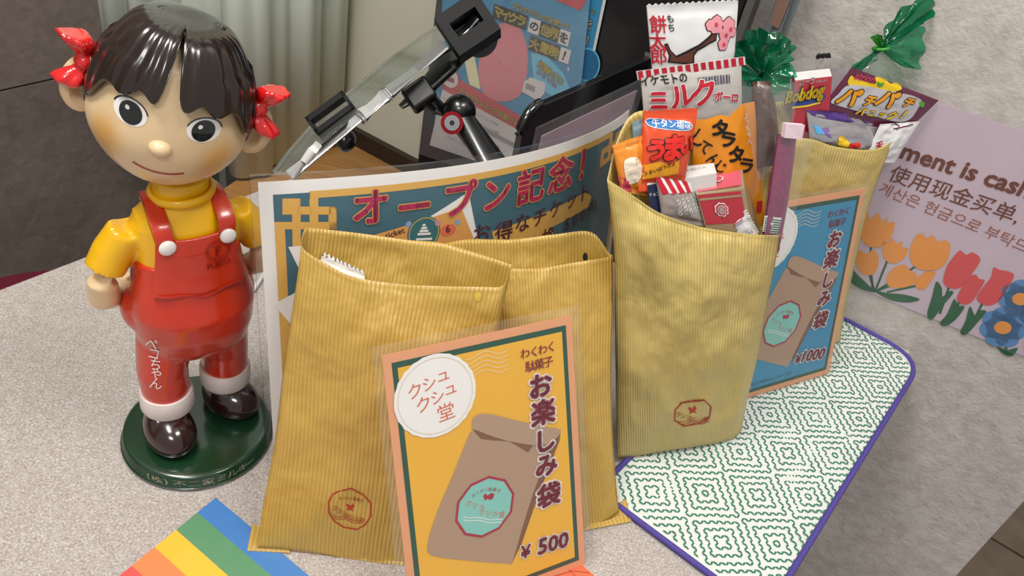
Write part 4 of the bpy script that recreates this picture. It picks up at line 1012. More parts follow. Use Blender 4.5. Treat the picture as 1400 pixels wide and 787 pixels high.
# ================================================================== snacks in the bags
def bp(pl_, x, y, off): A, d, up, n = pl_; return onplane(x, y, A - n * off, n)
class Packet:
    """a filled packet: quad of four corners (TL, TR, BR, BL) in space, pillowed on both sides"""
    def __init__(s, name, label, cat, C4, bulge, material, group=None, crk=.0008, teeth=(1, 1), crimp=.10, seed=0, back=None, nu=30, nv=30, body='wrapper', ta=.012):
        TL, TR, BR, BL = C4; s.C = C4; s.W = ((TR - TL).length + (BR - BL).length) / 2; s.H = ((TL - BL).length + (TR - BR).length) / 2
        s.b, s.crk, s.crimp, s.seed, s.teeth = bulge, crk, crimp, seed, teeth
        n = (TR - TL).cross(TL - BL).normalized(); n = n if n.dot(CC - TL) > 0 else -n; s.n = n
        cen = (TL + TR + BR + BL) / 4; s.root = thing(name, label, cat, cen, group)
        V = []; 
        for side in (1, -1):
            for j in range(nv + 1):
                for i in range(nu + 1):
                    a, b = i / nu, j / nv; bb = b
                    if teeth[0] and j == nv: bb += ta * (1 if i % 2 else -1)
                    if teeth[1] and j == 0: bb += ta * (1 if i % 2 else -1)
                    V.append(s.base(a, bb) + n * (s.disp(a, b) if side > 0 else -s.disp(a, b) * .8 - .0002))
        N = (nu + 1) * (nv + 1); F = []
        for j in range(nv):
            for i in range(nu):
                q = (j * (nu + 1) + i, j * (nu + 1) + i + 1, (j + 1) * (nu + 1) + i + 1, (j + 1) * (nu + 1) + i); F += [q, tuple(N + k for k in q[::-1])]
        for i in range(nu): F += [(i, i + N, i + 1 + N, i + 1)[::-1]]; k = nv * (nu + 1) + i; F += [(k, k + N, k + 1 + N, k + 1)]
        for j in range(nv): a = j * (nu + 1); c = a + nu + 1; F += [(a, c, c + N, a + N)]; a += nu; c += nu; F += [(a, a + N, c + N, c)]
        obj(body, M().add(V, F), material, s.root, True)
        s.s = Sheet(s.fn, s.L, s.root, cut=.004, step=.00022)
    def base(s, a, b):
        TL, TR, BR, BL = s.C; return BL * (1 - a) * (1 - b) + BR * a * (1 - b) + TR * a * b + TL * (1 - a) * b
    def disp(s, a, b):
        a_ = max(0, min(1, a)); c = s.crimp; b_ = max(0, min(1, (b - c) / (1 - 2 * c)))
        pil = (max(0, sin(pi * a_)) ** .55) * (max(0, sin(pi * b_)) ** .5)
        w_ = s.crk * noise.fractal(Vector((a * 3.2 + s.seed, b * 3.2, s.seed * 1.7)), .8, 2, 3) * min(1, 5 * a_, 5 * (1 - a_))
        ridge = .0003 * sin(b * s.H / .0011) if (b < c * .8 and s.teeth[1]) or (b > 1 - c * .8 and s.teeth[0]) else 0
        return s.b * pil + w_ * (pil > 0) * 1.0 + ridge + .0005
    def fn(s, u, v): a, b = u / s.W, v / s.H; return s.base(a, b) + s.n * s.disp(a, b), s.n
    def L(s, x, y):
        a, b = .5, .5
        for _ in range(20):
            f = lambda a, b: proj(s.base(a, b) + s.n * s.b * .6)
            p = f(a, b); pa = f(a + .01, b); pb = f(a, b + .01)
            J = np.array([[pa[0] - p[0], pb[0] - p[0]], [pa[1] - p[1], pb[1] - p[1]]]) / .01
            e = np.linalg.solve(J, np.array([x - p[0], y - p[1]])); a += float(np.clip(e[0], -.5, .5)); b += float(np.clip(e[1], -.5, .5))
        return (a * s.W, b * s.H)
SN = 'snacks sticking out of the paper bags'
gw = dict(coat=.5, coatr=.15)
pk_white = mat('pack_white', 'd9d8d6', .32, **gw); pk_or = mat('pack_orange', 'e08a14', .3, **gw); pk_ro = mat('pack_red_orange', 'd4481c', .3, **gw)
pk_red = mat('print_red', 'b8182c', .45); pk_blk = mat('print_black', '120e0c', .45); pk_pink = mat('print_pink', 'dd8f98', .5); pk_dpink = mat('print_deep_pink', 'c24055', .5)
pk_brn = mat('print_branch_brown', '5a2c20', .5); pk_yel = mat('print_lemon', 'e8c21c', .45); pk_gold = mat('print_gold', 'dc9418', .45); pk_blu = mat('print_blue_oval', '1f6fb4', .45)
pk_pur = mat('pack_purple', '4b2a7c', .4, coat=.4); pk_plum = mat('pack_plum', '5c1838', .35, **gw); pk_sil = mat('pack_foil', 'b9b8bc', .25, metal=.7); pk_navy = mat('print_navy', '1d2445', .45)
pk_grey = mat('pack_milky_grey', 'b7b2ac', .4, coat=.4); pk_mag = mat('stick_magenta', '7c2050', .4, coat=.5, var=.25, vscale=240); pk_grn = mat('print_leaf_green', '4f9a34', .45)
# --- bag 3, back to front
def c3(x, y): return (820 + x / 4.371, y / 4.372)                  # frame of the zoomed view [820,0,1060,180]
k = Packet('snack_packet', 'white rice-cracker packet with red writing and pink blossoms, tallest in the middle', 'snack packet', [bp(b3p, *c, o) for c, o in (((884, 7), .050), ((1009, 0), .050), ((1000, 125), .046), ((895, 130), .046))], .004, pk_white, SN, seed=1); t = k.s
for ch, x, y in (('餅', 350, 145), ('太', 345, 245), ('郎', 352, 335)): t.char('red_lettering', pk_red, ch, c3(x, y), .0125, rot=-.02, bold=.02, layer=3)
for ch, x, y in (('も', 423, 112), ('ち', 425, 165)): t.char('black_lettering', pk_blk, ch, c3(x, y), .0060, bold=.02, layer=3)
t.poly('branch_outline', pk_blk, [c3(*p) for p in [(380, 262), (400, 256), (420, 300), (450, 330), (500, 305), (580, 262), (640, 215), (665, 190), (695, 200), (690, 240), (640, 262), (575, 300), (555, 330), (555, 385), (400, 372), (408, 330)]], 2)
t.poly('branch', pk_brn, [c3(*p) for p in [(388, 268), (398, 266), (415, 305), (450, 342), (505, 318), (585, 275), (645, 225), (668, 202), (685, 208), (680, 232), (630, 255), (565, 290), (545, 325), (545, 375), (410, 364), (418, 330)]], 3)
for x, y, z in ((690, 150, 46), (655, 150, 30), (770, 150, 42), (745, 205, 42), (790, 190, 28), (730, 262, 34), (700, 120, 26)): t.circle('blossom_outline', pk_blk, c3(x, y), (z + 5) * .00012, 2, n=20, wob=.08, wk=5)
for x, y, z in ((690, 150, 46), (655, 150, 30), (770, 150, 42), (745, 205, 42), (790, 190, 28), (730, 262, 34), (700, 120, 26)): t.circle('blossom', pk_pink, c3(x, y), z * .00012, 3, n=20, wob=.08, wk=5)
for x, y in ((690, 145), (780, 175), (750, 210), (735, 265)): t.circle('blossom_heart', pk_dpink, c3(x, y), 13 * .00012, 4, n=12)
t.flush()
k = Packet('snack_packet', 'milky packet with a red and white striped header and large pink-red writing', 'snack packet', [bp(b3p, *c, o) for c, o in (((876, 104), .040), ((1013, 88), .040), ((1014, 160), .036), ((882, 175), .036))], .003, pk_grey, SN, seed=2, teeth=(0, 1), crimp=.05); t = k.s
t.text('name_lettering', pk_blk, 'イケモトの', c3(250, 512), c3(520, 482), 3, .025)
for a, b_, z, ch in ((345, 600, .0165, 'ミ'), (487, 568, .0185, 'ル'), (612, 548, .0200, 'ク')): t.char('big_lettering', pk_red, ch, c3(a, b_), z, rot=.12, layer=4, bold=.035, outline=pk_white, ow=.03, sx=1.15)
t.text('small_lettering', pk_red, 'ボーロ', c3(672, 592), c3(818, 606), 4, .04, outline=pk_white)
for i in range(22): t.poly('barcode', pk_navy, [c3(582 + i * 9, 462 - i * .9), c3(582 + i * 9 + (3, 5, 2, 6)[i % 4], 462 - i * .9), c3(582 + i * 9 + (3, 5, 2, 6)[i % 4], 515 - i * .9), c3(582 + i * 9, 515 - i * .9)], 2)
t.flush()
k2 = [bp(b3p, *c, o) for c, o in (((869, 97), .041), ((1017, 77), .041), ((1018, 88), .041), ((871, 109), .041))]
nn = (k2[1] - k2[0]).cross(k2[0] - k2[3]).normalized()
obj('header_strip', slab([p + nn * .0012 for p in k2], nn, .0006), pk_white, k.root)
m = M(); ntt = 14
for i in range(ntt):
    a, b_ = (i + .12) / ntt, (i + .72) / ntt
    q = [k2[3].lerp(k2[2], a), k2[3].lerp(k2[2], b_), k2[0].lerp(k2[1], b_), k2[0].lerp(k2[1], a)]; slab([p + nn * .0016 for p in q], nn, .0002, m)
obj('red_bars', m, pk_red, k.root, kind='stuff')
k = Packet('snack_packet', 'yellow-orange packet with big slanting black writing, upright behind the red boxes', 'snack packet', [bp(b3p, *c, o) for c, o in (((948, 158), .036), ((1031, 139), .038), ((1046, 312), .035), ((946, 330), .035))], .005, pk_or, SN, seed=3, teeth=(0, 0), crimp=.02, crk=.0016); t = k.s
def c7(x, y): return (820 + x / 3.747, 120 + y / 3.748)             # frame of the zoomed view [820,120,1120,330]
for ch, x, y, z in (('タ', 612, 205, .0148), ('ラ', 650, 262, .0140), ('タ', 688, 335, .0148), ('ラ', 742, 395, .0140)): t.char('black_lettering', pk_blk, ch, c7(x, y), z, rot=-.35, layer=3, bold=.04, sx=1.2)
for ch, x, y, z in (('し', 512, 262, .0150), ('て', 540, 305, .0120), ('ん', 580, 365, .0120), ('じ', 610, 400, .011)): t.char('black_lettering', pk_blk, ch, c7(x, y), z, rot=-.7, layer=3, bold=.02)
for i, ch in enumerate('よっちゃん'): t.char('white_lettering', pk_white, ch, c7(748 + 4 * i, 145 + 31 * i), .0060, layer=3)
t.poly('red_mark', pk_red, [c7(*p) for p in [(806, 580), (838, 580), (832, 640), (806, 636)]], 3)
t.flush()
k = Packet('snack_packet', 'small orange packet leaning at the far left of the pale snack bag', 'snack packet', [bp(b3p, *c, o) for c, o in (((837, 199), .016), ((884, 183), .020), ((886, 268), .014), ((850, 262), .010))], .004, mat('pack_light_orange', 'e0882a', .35, **gw), SN, seed=4, teeth=(1, 0), crk=.0014); t = k.s
t.blob('pale_patch', mat('print_cream', 'e9d9c2', .5), [(852, 222), (866, 214), (876, 226), (872, 246), (858, 250)], 2)
t.poly('red_patch', pk_dpink, [(846, 240), (858, 246), (866, 262), (852, 262)], 2)
t.flush()
k = Packet('snack_packet', 'red-orange stick-snack packet with blue oval and puffy red writing', 'snack packet', [bp(b3p, *c, o) for c, o in (((880, 152), .024), ((954, 148), .024), ((934, 258), .010), ((872, 262), .010))], .007, pk_ro, SN, seed=5, crimp=.13); t = k.s
t.poly('yellow_flash', pk_gold, [c7(*p) for p in [(222, 400), (300, 375), (350, 395), (400, 365), (400, 440), (232, 470), (215, 450)]], 2)
t.blob('blue_oval', pk_white, [c7(*p) for p in [(245, 172), (262, 157), (340, 160), (440, 168), (480, 190), (470, 212), (430, 220), (340, 214), (265, 200)]], 2)
t.blob('blue_oval', pk_blu, [c7(*p) for p in [(250, 173), (265, 161), (340, 164), (438, 172), (474, 191), (466, 208), (430, 215), (340, 209), (268, 195)]], 3)
t.text('flavour_lettering', pk_white, '牛タン塩味', c7(272, 194), c7(466, 210), 4, .02)
for ch, x, y, z in (('う', 280, 318, .0155), ('ま', 364, 305, .0185), ('い', 440, 292, .0150)): t.char('puffy_lettering', mat('print_bright_red', 'd8241c', .4), ch, c7(x, y), z, layer=5, bold=.06, outline=pk_blk, ow=.035)
t.text('name_lettering', pk_blk, 'うまいぼうだよ', c7(232, 452), c7(376, 392), 4, .02)
t.flush()
k = Packet('snack_packet', 'teal-edged packet mostly hidden at the back left of the pale snack bag', 'snack packet', [bp(b3p, *c, o) for c, o in (((864, 168), .034), ((884, 160), .034), ((884, 235), .028), ((868, 235), .028))], .002, mat('pack_teal_grey', '7d9aa0', .4, coat=.4), SN, seed=6, teeth=(0, 0)); 
# navy and white carton
def hexa(name, P8, material, parent, lab=None):
    """P8: top-back-left, top-back-right, top-front-right, top-front-left, then the four below"""
    m = M().add(P8, [(0, 3, 2, 1), (3, 7, 6, 2), (2, 6, 5, 1), (1, 5, 4, 0), (0, 4, 7, 3), (4, 5, 6, 7)])
    return obj(name, m, material, parent, label=lab, mods=[('BEVEL', dict(width=.0006, segments=2))])
def carton(name, label, P8, material, group=SN):
    root = thing(name, label, 'snack box', sum(P8, Vector()) / 8, group); hexa('carton', P8, material, root)
    f = [P8[3], P8[2], P8[6], P8[7]]; tp = [P8[0], P8[1], P8[2], P8[3]]
    def mk(Q):
        TL, TR, BR, BL = Q; W = (TR - TL).length; H = (TL - BL).length; n = (TR - TL).cross(TL - BL).normalized(); n = n if n.dot(CC - TL) > 0 else -n
        bs = lambda a, b: BL * (1 - a) * (1 - b) + BR * a * (1 - b) + TR * a * b + TL * (1 - a) * b
        def L(x, y):
            a = b = .5
            for _ in range(15):
                p = proj(bs(a, b)); pa = proj(bs(a + .01, b)); pb = proj(bs(a, b + .01)); J = np.array([[pa[0] - p[0], pb[0] - p[0]], [pa[1] - p[1], pb[1] - p[1]]]) / .01
                e = np.linalg.solve(J, np.array([x - p[0], y - p[1]])); a += float(e[0]); b += float(e[1])
            return (a * W, b * H)
        return Sheet(lambda u, v: (bs(u / W, v / H), n), L, root, step=.0003)
    return root, mk(tp), mk(f)
B = lambda x, y, o: bp(b3p, x, y, o)
cr, ct, cf = carton('snack_box', 'white-topped navy snack carton at the left front of the pale snack bag', [B(892, 232, .022), B(976, 222, .026), B(980, 236, .016), B(884, 252, .010), B(896, 300, .020), B(976, 290, .024), B(980, 300, .012), B(890, 300, .006)], mat('carton_white', 'cfcac6', .5, coat=.3))
cf.poly('navy_side', pk_navy, [(884, 253), (900, 250), (903, 290), (888, 290)], 2); cf.text('navy_lettering', pk_white, 'チョコ', (887, 268), (900, 266), 3); ct.text('top_lettering', pk_navy, 'おいしいチョコレート', (905, 241), (965, 230), 2); ct.flush(); cf.flush()
k = Packet('snack_packet', 'small red and white striped packet with lace print in front of the carton', 'snack packet', [B(896, 240, .010), B(940, 248, .012), B(966, 310, .006), B(906, 300, .004)], .004, mat('pack_lace_grey', '9c8f88', .4, coat=.5), SN, seed=8, teeth=(0, 0), crk=.001); t = k.s
for i in range(4): t.poly('red_stripe', pk_red, [c7(290 + 46 * i, 452 + 8 * i), c7(316 + 46 * i, 458 + 8 * i), c7(350 + 40 * i, 540 - 2 * i), c7(322 + 40 * i, 548 - 3 * i)], 2)
for i in range(4): t.poly('white_stripe', pk_white, [c7(316 + 46 * i, 458 + 8 * i), c7(334 + 46 * i, 462 + 8 * i), c7(364 + 40 * i, 538 - 2 * i), c7(350 + 40 * i, 540 - 2 * i)], 2)
for i in range(5):
    for j in range(4): p_ = c7(395 + 24 * i + 5 * j, 580 + 21 * j - 6 * i); uv_ = Vector(t.L(*p_)); t.line('lace_ring', pk_white, [(uv_.x + .0015 * cos(a), uv_.y + .0013 * sin(a)) for a in np.linspace(0, 2 * pi, 13)[:-1]], .0006, 2, px=False, closed=True)
t.flush()
m_tanbox = mat('box_tan', '9b8464', .45, coat=.8)
cr, ct, cf = carton('snack_box', 'pair of small red boxes with flower emblem wrapped together in clear film', [B(944, 243, .034), B(1015, 228, .034), B(1018, 257, .010), B(952, 266, .006), B(956, 305, .030), B(1043, 318, .030), B(1030, 318, .006), B(966, 318, .003)], m_tanbox)
ct.poly('pink_top', mat('box_pink_red', 'c65468', .4, coat=.6), [c7(*p) for p in [(472, 470), (718, 418), (728, 500), (506, 535)]], 1)
ct.circle('flower_ring', pk_white, c7(600, 470), .0058, 2, wob=.07, wk=8, ry=.0045); ct.circle('flower', pk_dpink, c7(600, 470), .0047, 3, wob=.07, wk=8, ry=.0036); ct.flush()
cf.poly('red_front', mat('box_red', 'b02030', .4, coat=.6), [c7(*p) for p in [(500, 548), (722, 528), (752, 690), (545, 700)]], 1)
cf.poly('tan_band', m_tanbox, [c7(*p) for p in [(505, 566), (722, 545), (725, 556), (510, 578)]], 2)
cf.circle('flower_ring', pk_white, c7(620, 622), .0062, 3, wob=.07, wk=8, ry=.0056); cf.circle('flower', mat('box_red', 'b02030'), c7(620, 622), .0052, 4, wob=.07, wk=8, ry=.0047)
cf.line('flower_line', pk_white, [(Vector(cf.L(*c7(620, 622))) + Vector((.0036 * cos(a), .0032 * sin(a))))[:] for a in np.linspace(0, 2 * pi, 25)[:-1]], .0004, 5, px=False, closed=True)
cf.char('emblem_lettering', pk_white, '都', c7(620, 622), .0052, layer=5, bold=.02); cf.flush()
k = Packet('candy_wrapper', 'white serrated sweet wrapper end with thin red and blue lines beside the red boxes', 'wrapper', [B(1018, 287, .0075), B(1037, 318, .0060), B(1020, 336, .0060), B(975, 318, .0075)], .0015, pk_white, SN, seed=9, teeth=(1, 0), crimp=.2, ta=.05, nu=20); t = k.s
for a, b_, mt in ((.15, .18, pk_red), (.22, .24, pk_blu), (.70, .72, pk_blu), (.76, .79, pk_red)): t.poly('thin_line', mt, [(a * k.W, 0), (b_ * k.W, 0), (b_ * k.W, k.H * .8), (a * k.W, k.H * .8)], 2, px=False)
t.flush()
k = Packet('candy_stick', 'long magenta jelly stick in a clear sleeve at the right corner of the snack bag', 'snack stick', [B(1064, 183, .014), B(1089, 185, .016), B(1064, 345, .004), B(1040, 345, .004)], .006, pk_mag, SN, seed=10, teeth=(0, 0), crimp=.03, crk=.0004); t = k.s
for i in range(11):
    for j in range(4): t.text('pink_lettering', mat('stick_pink_print', 'e3a0c4', .5), ('コーラ', 'ぶどう', 'ソーダ')[(i + j) % 3], (.0010 + j * .0040, .012 + i * .0085), (.0048 + j * .0040, .014 + i * .0085), 2, .03)
t.poly('white_label', pk_white, [(1049, 296), (1065, 296), (1061, 318), (1046, 318)], 2)
for i in range(6): t.poly('green_bar', m_lf, [(1050 - .5 * i, 299 + 3.2 * i), (1064 - .5 * i, 299 + 3.2 * i), (1064 - .5 * i, 300.6 + 3.2 * i), (1050 - .5 * i, 300.6 + 3.2 * i)], 3)
t.flush()
q = [B(1066, 165, .015), B(1092, 167, .016), B(1088, 186, .0150), B(1064, 184, .0130)]; nn = b3p[3]
obj('white_tip', slab([p + nn * .007 for p in q], nn, .004), mat('tip_pale_pink', 'e2c9d2', .45), k.root)
q = [B(1062, 163, .006), B(1108, 182, .010), B(1074, 322, -.0005), B(1040, 319, -.0005)]
obj('clear_sleeve', slab([p + nn * .0045 for p in q], nn, .0003), film('stick_film', gloss=.03, rough=.1, opac=.02, bump=.8, bscale=90), k.root)
# brown snack in clear wrap
k = Packet('snack_packet', 'brown snack bar in crinkled clear wrap left of the red and white box', 'snack packet', [B(1028, 112, .044), B(1052, 110, .046), B(1066, 225, .034), B(1036, 230, .032)], .009, mat('brown_snack', '4a2a1e', .35, coat=.5, var=.35, vscale=60), SN, seed=11, teeth=(0, 0), crimp=.02, crk=.002, body='bar')
V = []; nn = b3p[3]
for j in range(13):
    for i in range(9):
        a, b_ = i / 8, j / 12; p = (B(1012, 118, .034) * (1 - a) + B(1096, 108, .036) * a) * (1 - b_) + (B(1036, 245, .022) * (1 - a) + B(1072, 240, .022) * a) * b_
        V.append(p + nn * (.006 * sin(pi * a) + .004 * noise.noise(Vector((a * 5, b_ * 6, 2)))))
grid_obj('clear_wrap', V, 8, 12, film('crinkled_clear', tint=(.93, .93, .93), gloss=.08, rough=.08, opac=.05, bump=1.0, bscale=70), k.root)
# white crimped wrapper peeking out of the front-left bag
k = Packet('candy_wrapper', 'white crimped wrapper end peeking out of the front left bag', 'wrapper', [bp(b1p, *c, o) for c, o in (((441, 346), .006), ((498, 372), .006), ((500, 400), .003), ((430, 385), .003))], .001, mat('wrapper_white_matt', 'd6d2cc', .5), seed=12, teeth=(1, 0), crimp=.3, ta=.09, nu=20)
# --- bag 4
B4 = lambda x, y, o: bp(b4p, x, y, o)
def c10(x, y): return (1000 + x / 3.28, y / 3.28)                   # frame of the zoomed view [1000,0,1300,240]
cr, ct, cf = carton('snack_box', 'red and white upright gum box behind the silver packet', [B4(1083, 99, .026), B4(1135, 93, .028), B4(1138, 105, .014), B4(1087, 111, .012), B4(1078, 190, .028), B4(1130, 190, .028), B4(1130, 190, .012), B4(1080, 190, .010)], mat('box_red', 'b02030'))
ct.poly('white_top', pk_white, [(1084, 99.5), (1134, 94), (1137, 104.5), (1087, 110.5)], 1); ct.flush()
cf.text('flavour_lettering', pk_white, 'コーラ', c10(302, 382), c10(370, 372), 2, .03); cf.text('flavour_lettering', pk_white, 'シガレット', c10(376, 371), c10(428, 364), 2, .02)
cf.line('blue_swoosh', mat('print_deep_blue', '26408c', .4), [c10(*p) for p in [(262, 470), (330, 462), (400, 445), (418, 425)]], .004, 2)
cf.line('yellow_swoosh', pk_yel, [c10(*p) for p in [(268, 482), (335, 474), (395, 458)]], .0016, 3)
cf.text('name_lettering', pk_yel, 'Bobdog', c10(232, 462), c10(412, 425), 5, .04, outline=pk_navy, shear=.3); cf.flush()
k = Packet('snack_packet', 'plum popping-candy packet with yellow-orange lettering standing highest in the back bag', 'snack packet', [B4(*c) for c in ((1165, 92, .014), (1283, 137, .002), (1228, 190, .008), (1108, 168, .016))], .002, pk_plum, SN, seed=13, teeth=(0, 0), crimp=.02, crk=.0008); t = k.s
t.blob('yellow_burst', pk_yel, [c10(*p) for p in [(535, 340), (560, 352), (640, 375), (645, 345), (690, 355), (715, 375), (745, 372), (760, 400), (660, 420), (530, 385)]], 2)
t.blob('white_cloud', mat('print_silver', 'b9b4b8', .4), [c10(*p) for p in [(478, 420), (520, 382), (600, 385), (700, 405), (800, 425), (850, 450), (835, 480), (800, 530), (745, 545), (640, 520), (540, 490), (470, 470), (445, 455)]], 3)
t.text('brand_lettering', pk_dpink, 'atrion', c10(545, 352), c10(628, 372), 3, .02)
for ch, x, y, z in (('パ', 525, 430, .0185), ('チ', 612, 450, .0120), ('パ', 695, 440, .0195), ('チ', 790, 458, .0120)): t.char('name_lettering', pk_gold, ch, c10(x, y), z, rot=.0, layer=6, bold=.05, outline=pk_blk, ow=.05, sx=1.15)
for ch, x, y, z in (('パ', 575, 496, .0085), ('ニ', 620, 505, .0080), ('ッ', 665, 512, .0075), ('ク', 712, 515, .0105), ('！', 765, 510, .0110)): t.char('name_lettering', pk_yel, ch, c10(x, y), z, rot=.0, layer=6, bold=.04, outline=pk_blk, ow=.05, sx=1.2)
t.blob('green_splash', pk_grn, [c10(*p) for p in [(650, 365), (668, 372), (682, 368), (676, 385), (658, 388)]], 4); t.blob('green_splash_two', pk_grn, [c10(*p) for p in [(838, 455), (862, 458), (858, 478), (842, 475)]], 4)
t.flush()
k = Packet('snack_packet', 'silver foil packet with ribbed purple top edge in the back bag', 'snack packet', [B4(*c) for c in ((1102, 150, .012), (1201, 168, .010), (1192, 222, .003), (1110, 212, .003))], .005, pk_sil, SN, seed=14, teeth=(1, 0), crimp=.1, crk=.0025); t = k.s
t.poly('purple_band', pk_pur, [c10(*p) for p in [(342, 494), (420, 496), (560, 515), (655, 532), (650, 552), (560, 550), (470, 540), (380, 520)]], 2)
t.poly('purple_print', mat('print_lilac', '7a5a9c', .4), [c10(*p) for p in [(400, 575), (430, 570), (440, 620), (410, 600)]], 2); t.poly('blue_print', mat('print_sky', '4d9fcf', .4), [c10(*p) for p in [(372, 562), (395, 565), (410, 600), (380, 600)]], 2)
t.blob('yellow_print', pk_yel, [c10(*p) for p in [(470, 615), (495, 612), (520, 640), (510, 660), (472, 650)]], 2); t.blob('red_print', mat('print_bright_red', 'd8241c'), [c10(*p) for p in [(520, 645), (570, 640), (568, 662), (525, 662)]], 2)
t.flush()
k = Packet('snack_packet', 'white packet with red writing at the right corner of the back bag', 'snack packet', [B4(*c) for c in ((1204, 170, .004), (1257, 166, .002), (1222, 222, .002), (1180, 222, .003))], .003, pk_white, SN, seed=15, teeth=(0, 0), crimp=.05, crk=.0015); t = k.s
t.char('red_lettering', pk_red, '天', c10(660, 650), .0085, rot=.3, bold=.04); 
t.line('plum_swirl', pk_plum, [c10(*p) for p in [(722, 562), (740, 555), (755, 565), (745, 580), (728, 578), (770, 568), (800, 562), (818, 558)]], .0011, 2); t.flush()
# green cellophane
m_cel = film('green_cellophane', tint=(.12, .60, .34), gloss=.06, rough=.08, opac=.38, col=(.006, .22, .10), bump=1.0, bscale=45)
m_cel2 = film('green_cellophane_thick', tint=(.03, .40, .18), gloss=.06, rough=.08, opac=.55, col=(.003, .13, .05), bump=1.0, bscale=45)
def fan(name, neck, rim, parent, material, nrm, amp=.006, rows=8, seed=0, close=False):
    R_ = crom([tuple(p) for p in rim], 7, close); V = []; n = len(R_)
    for j in range(rows + 1):
        t = j / rows
        for i, p in enumerate(R_):
            q = neck.lerp(Vector(p), t ** .9); V.append(q + nrm * (amp * .7 * t * sin(i * .8 + seed) * (1 - .3 * t) + amp * .8 * noise.noise(Vector((i * .35, t * 3, seed)))))
    F = [(j * n + i, j * n + i + 1, (j + 1) * n + i + 1, (j + 1) * n + i) for j in range(rows) for i in range(n - 1)]
    obj(name, M().add(V, F), material, parent, True)
nk = B(1041, 104, .052)
g1 = thing('cellophane_sweet', 'green cellophane twist beside the white rice-cracker packet', 'wrapped sweet', nk, SN)
n3 = b3p[3]
fan('upper_frill', nk, [B(*p, .050 + .004 * (i % 2)) for i, p in enumerate([(1003, 72), (1010, 58), (1022, 44), (1040, 38), (1050, 46), (1066, 44), (1080, 56), (1086, 64), (1074, 72), (1066, 86)])], g1, m_cel2, n3, .006)
fan('middle_frill', nk, [B(*p, .045 + .003 * (i % 2)) for i, p in enumerate([(1004, 76), (1020, 62), (1042, 58), (1060, 64), (1078, 72), (1084, 88), (1083, 104)])], g1, m_cel, n3, .008, seed=2)
fan('lower_frill', nk, [B(*p, .042) for p in [(1010, 82), (1006, 98), (1018, 112), (1034, 126), (1054, 128), (1074, 124), (1085, 108), (1082, 90)]], g1, m_cel, n3, .005, seed=4)
fan('clear_pouch', nk, [B(*p, .046) for p in [(1012, 110), (1010, 150), (1020, 185), (1050, 190), (1078, 170), (1090, 130), (1086, 112)]], g1, film('green_tinted_clear', tint=(.75, .9, .8), gloss=.05, rough=.08, opac=.06, bump=.8, bscale=60), n3, .004, seed=5)
n4 = b4p[3]; nk = B4(1204, 66, .020)
g2 = thing('cellophane_sweet', 'tall green cellophane twist rising at the top right against the wall', 'wrapped sweet', nk, SN)
fan('rolled_leaf', nk, [B4(*p) for p in [(1206, 50, .018), (1222, 26, .022), (1240, 8, .018), (1258, 0, .022), (1270, -4, .018), (1279, 10, .020), (1272, 24, .016), (1256, 34, .020), (1240, 46, .018)]], g2, m_cel2, n4, .0045, seed=1)
fan('hanging_leaf', nk, [B4(*p) for p in [(1240, 44, .016), (1262, 36, .018), (1263, 60, .014), (1258, 92, .016), (1244, 93, .014), (1232, 90, .016), (1222, 84, .014)]], g2, m_cel, n4, .004, seed=2)
fan('small_loop', nk, [B4(*p) for p in [(1196, 58, .018), (1191, 54, .016), (1194, 48, .018), (1204, 48, .016), (1210, 56, .018)]], g2, mat('bright_green_tie', '1f8a1c', .35, coat=.5), n4, .002, seed=3)
fan('pouch_side', nk, [B4(*p) for p in [(1196, 70, .020), (1176, 84, .022), (1160, 96, .022), (1172, 100, .022), (1196, 84, .020)]], g2, m_cel2, n4, .003, seed=4)
fan('pouch_front', nk, [B4(*p) for p in [(1180, 96, .018), (1186, 110, .018), (1210, 122, .018), (1236, 136, .016), (1240, 116, .016), (1228, 94, .018), (1216, 76, .020)]], g2, film('green_tinted_clear'), n4, .004, seed=6)
obj('tie', tube([nk + Vector((.006 * cos(a), .006 * sin(a) * .6, .0015 * cos(a))) for a in np.linspace(0, 2 * pi, 21)], .0016, 8, caps=False), mat('bright_green_tie', '1f8a1c', .35, coat=.5), g2, True)
# clear hanging pouch with three black bumps
cl = [B4(1080, 84, .030), B4(1150, 72, .030), B4(1190, 92, .030), B4(1188, 170, .022), B4(1085, 175, .022)]
cp_ = thing('clear_pouch', 'clear plastic pouch with three small black bumps above the gum box', 'pouch', cl[4], SN)
obj('pouch_film', slab(cl, n4, .0004), film('crinkled_clear'), cp_)
m = M()
for i in range(3): c = B4(1119.5 + 6.2 * i, 76.5 - .4 * i, .0285); ellipsoid(c, .0023, .001, .0026, 12, 8, m)
obj('black_bumps', tube([B4(1117, 79, .0285), B4(1135, 77.5, .0285)], .0012, 8, m=m), pk_blk, cp_, True, label='row of small black bumps')

# ================================================================== black display board with two leaflets
DP = WA + NW * .040
def dsp(x, y): return onplane(x, y, DP, NW)
dl = (dsp(578, 150) - DP).dot(DW); dr_ = (dsp(997, 70) - DP).dot(DW)
m_blkp = mat('black_plastic', '0d0e11', .35, coat=.3); m_edge = mat('grey_edge', '57544f', .4)
DB = thing('display_board', 'tall black display board behind the snacks carrying two blue leaflets', 'display board', DP + DW * ((dl + dr_) / 2) - UPZ * DP.z + UPZ * FZ)
a = DP + DW * dl; b = DP + DW * dr_; c = (a + b) / 2
obj('board', box(Vector((c.x, c.y, (FZ + 1.1) / 2)) - NW * .014, (b - a) / 2, NW * .013, UPZ * (1.1 - FZ) / 2), m_blkp, DB, mods=[('BEVEL', dict(width=.002, segments=2))])
obj('grey_edging', box(Vector((b.x, b.y, (FZ + 1.1) / 2)) + DW * .004 - NW * .012, DW * .0035, NW * .015, UPZ * (1.1 - FZ) / 2), m_edge, DB)
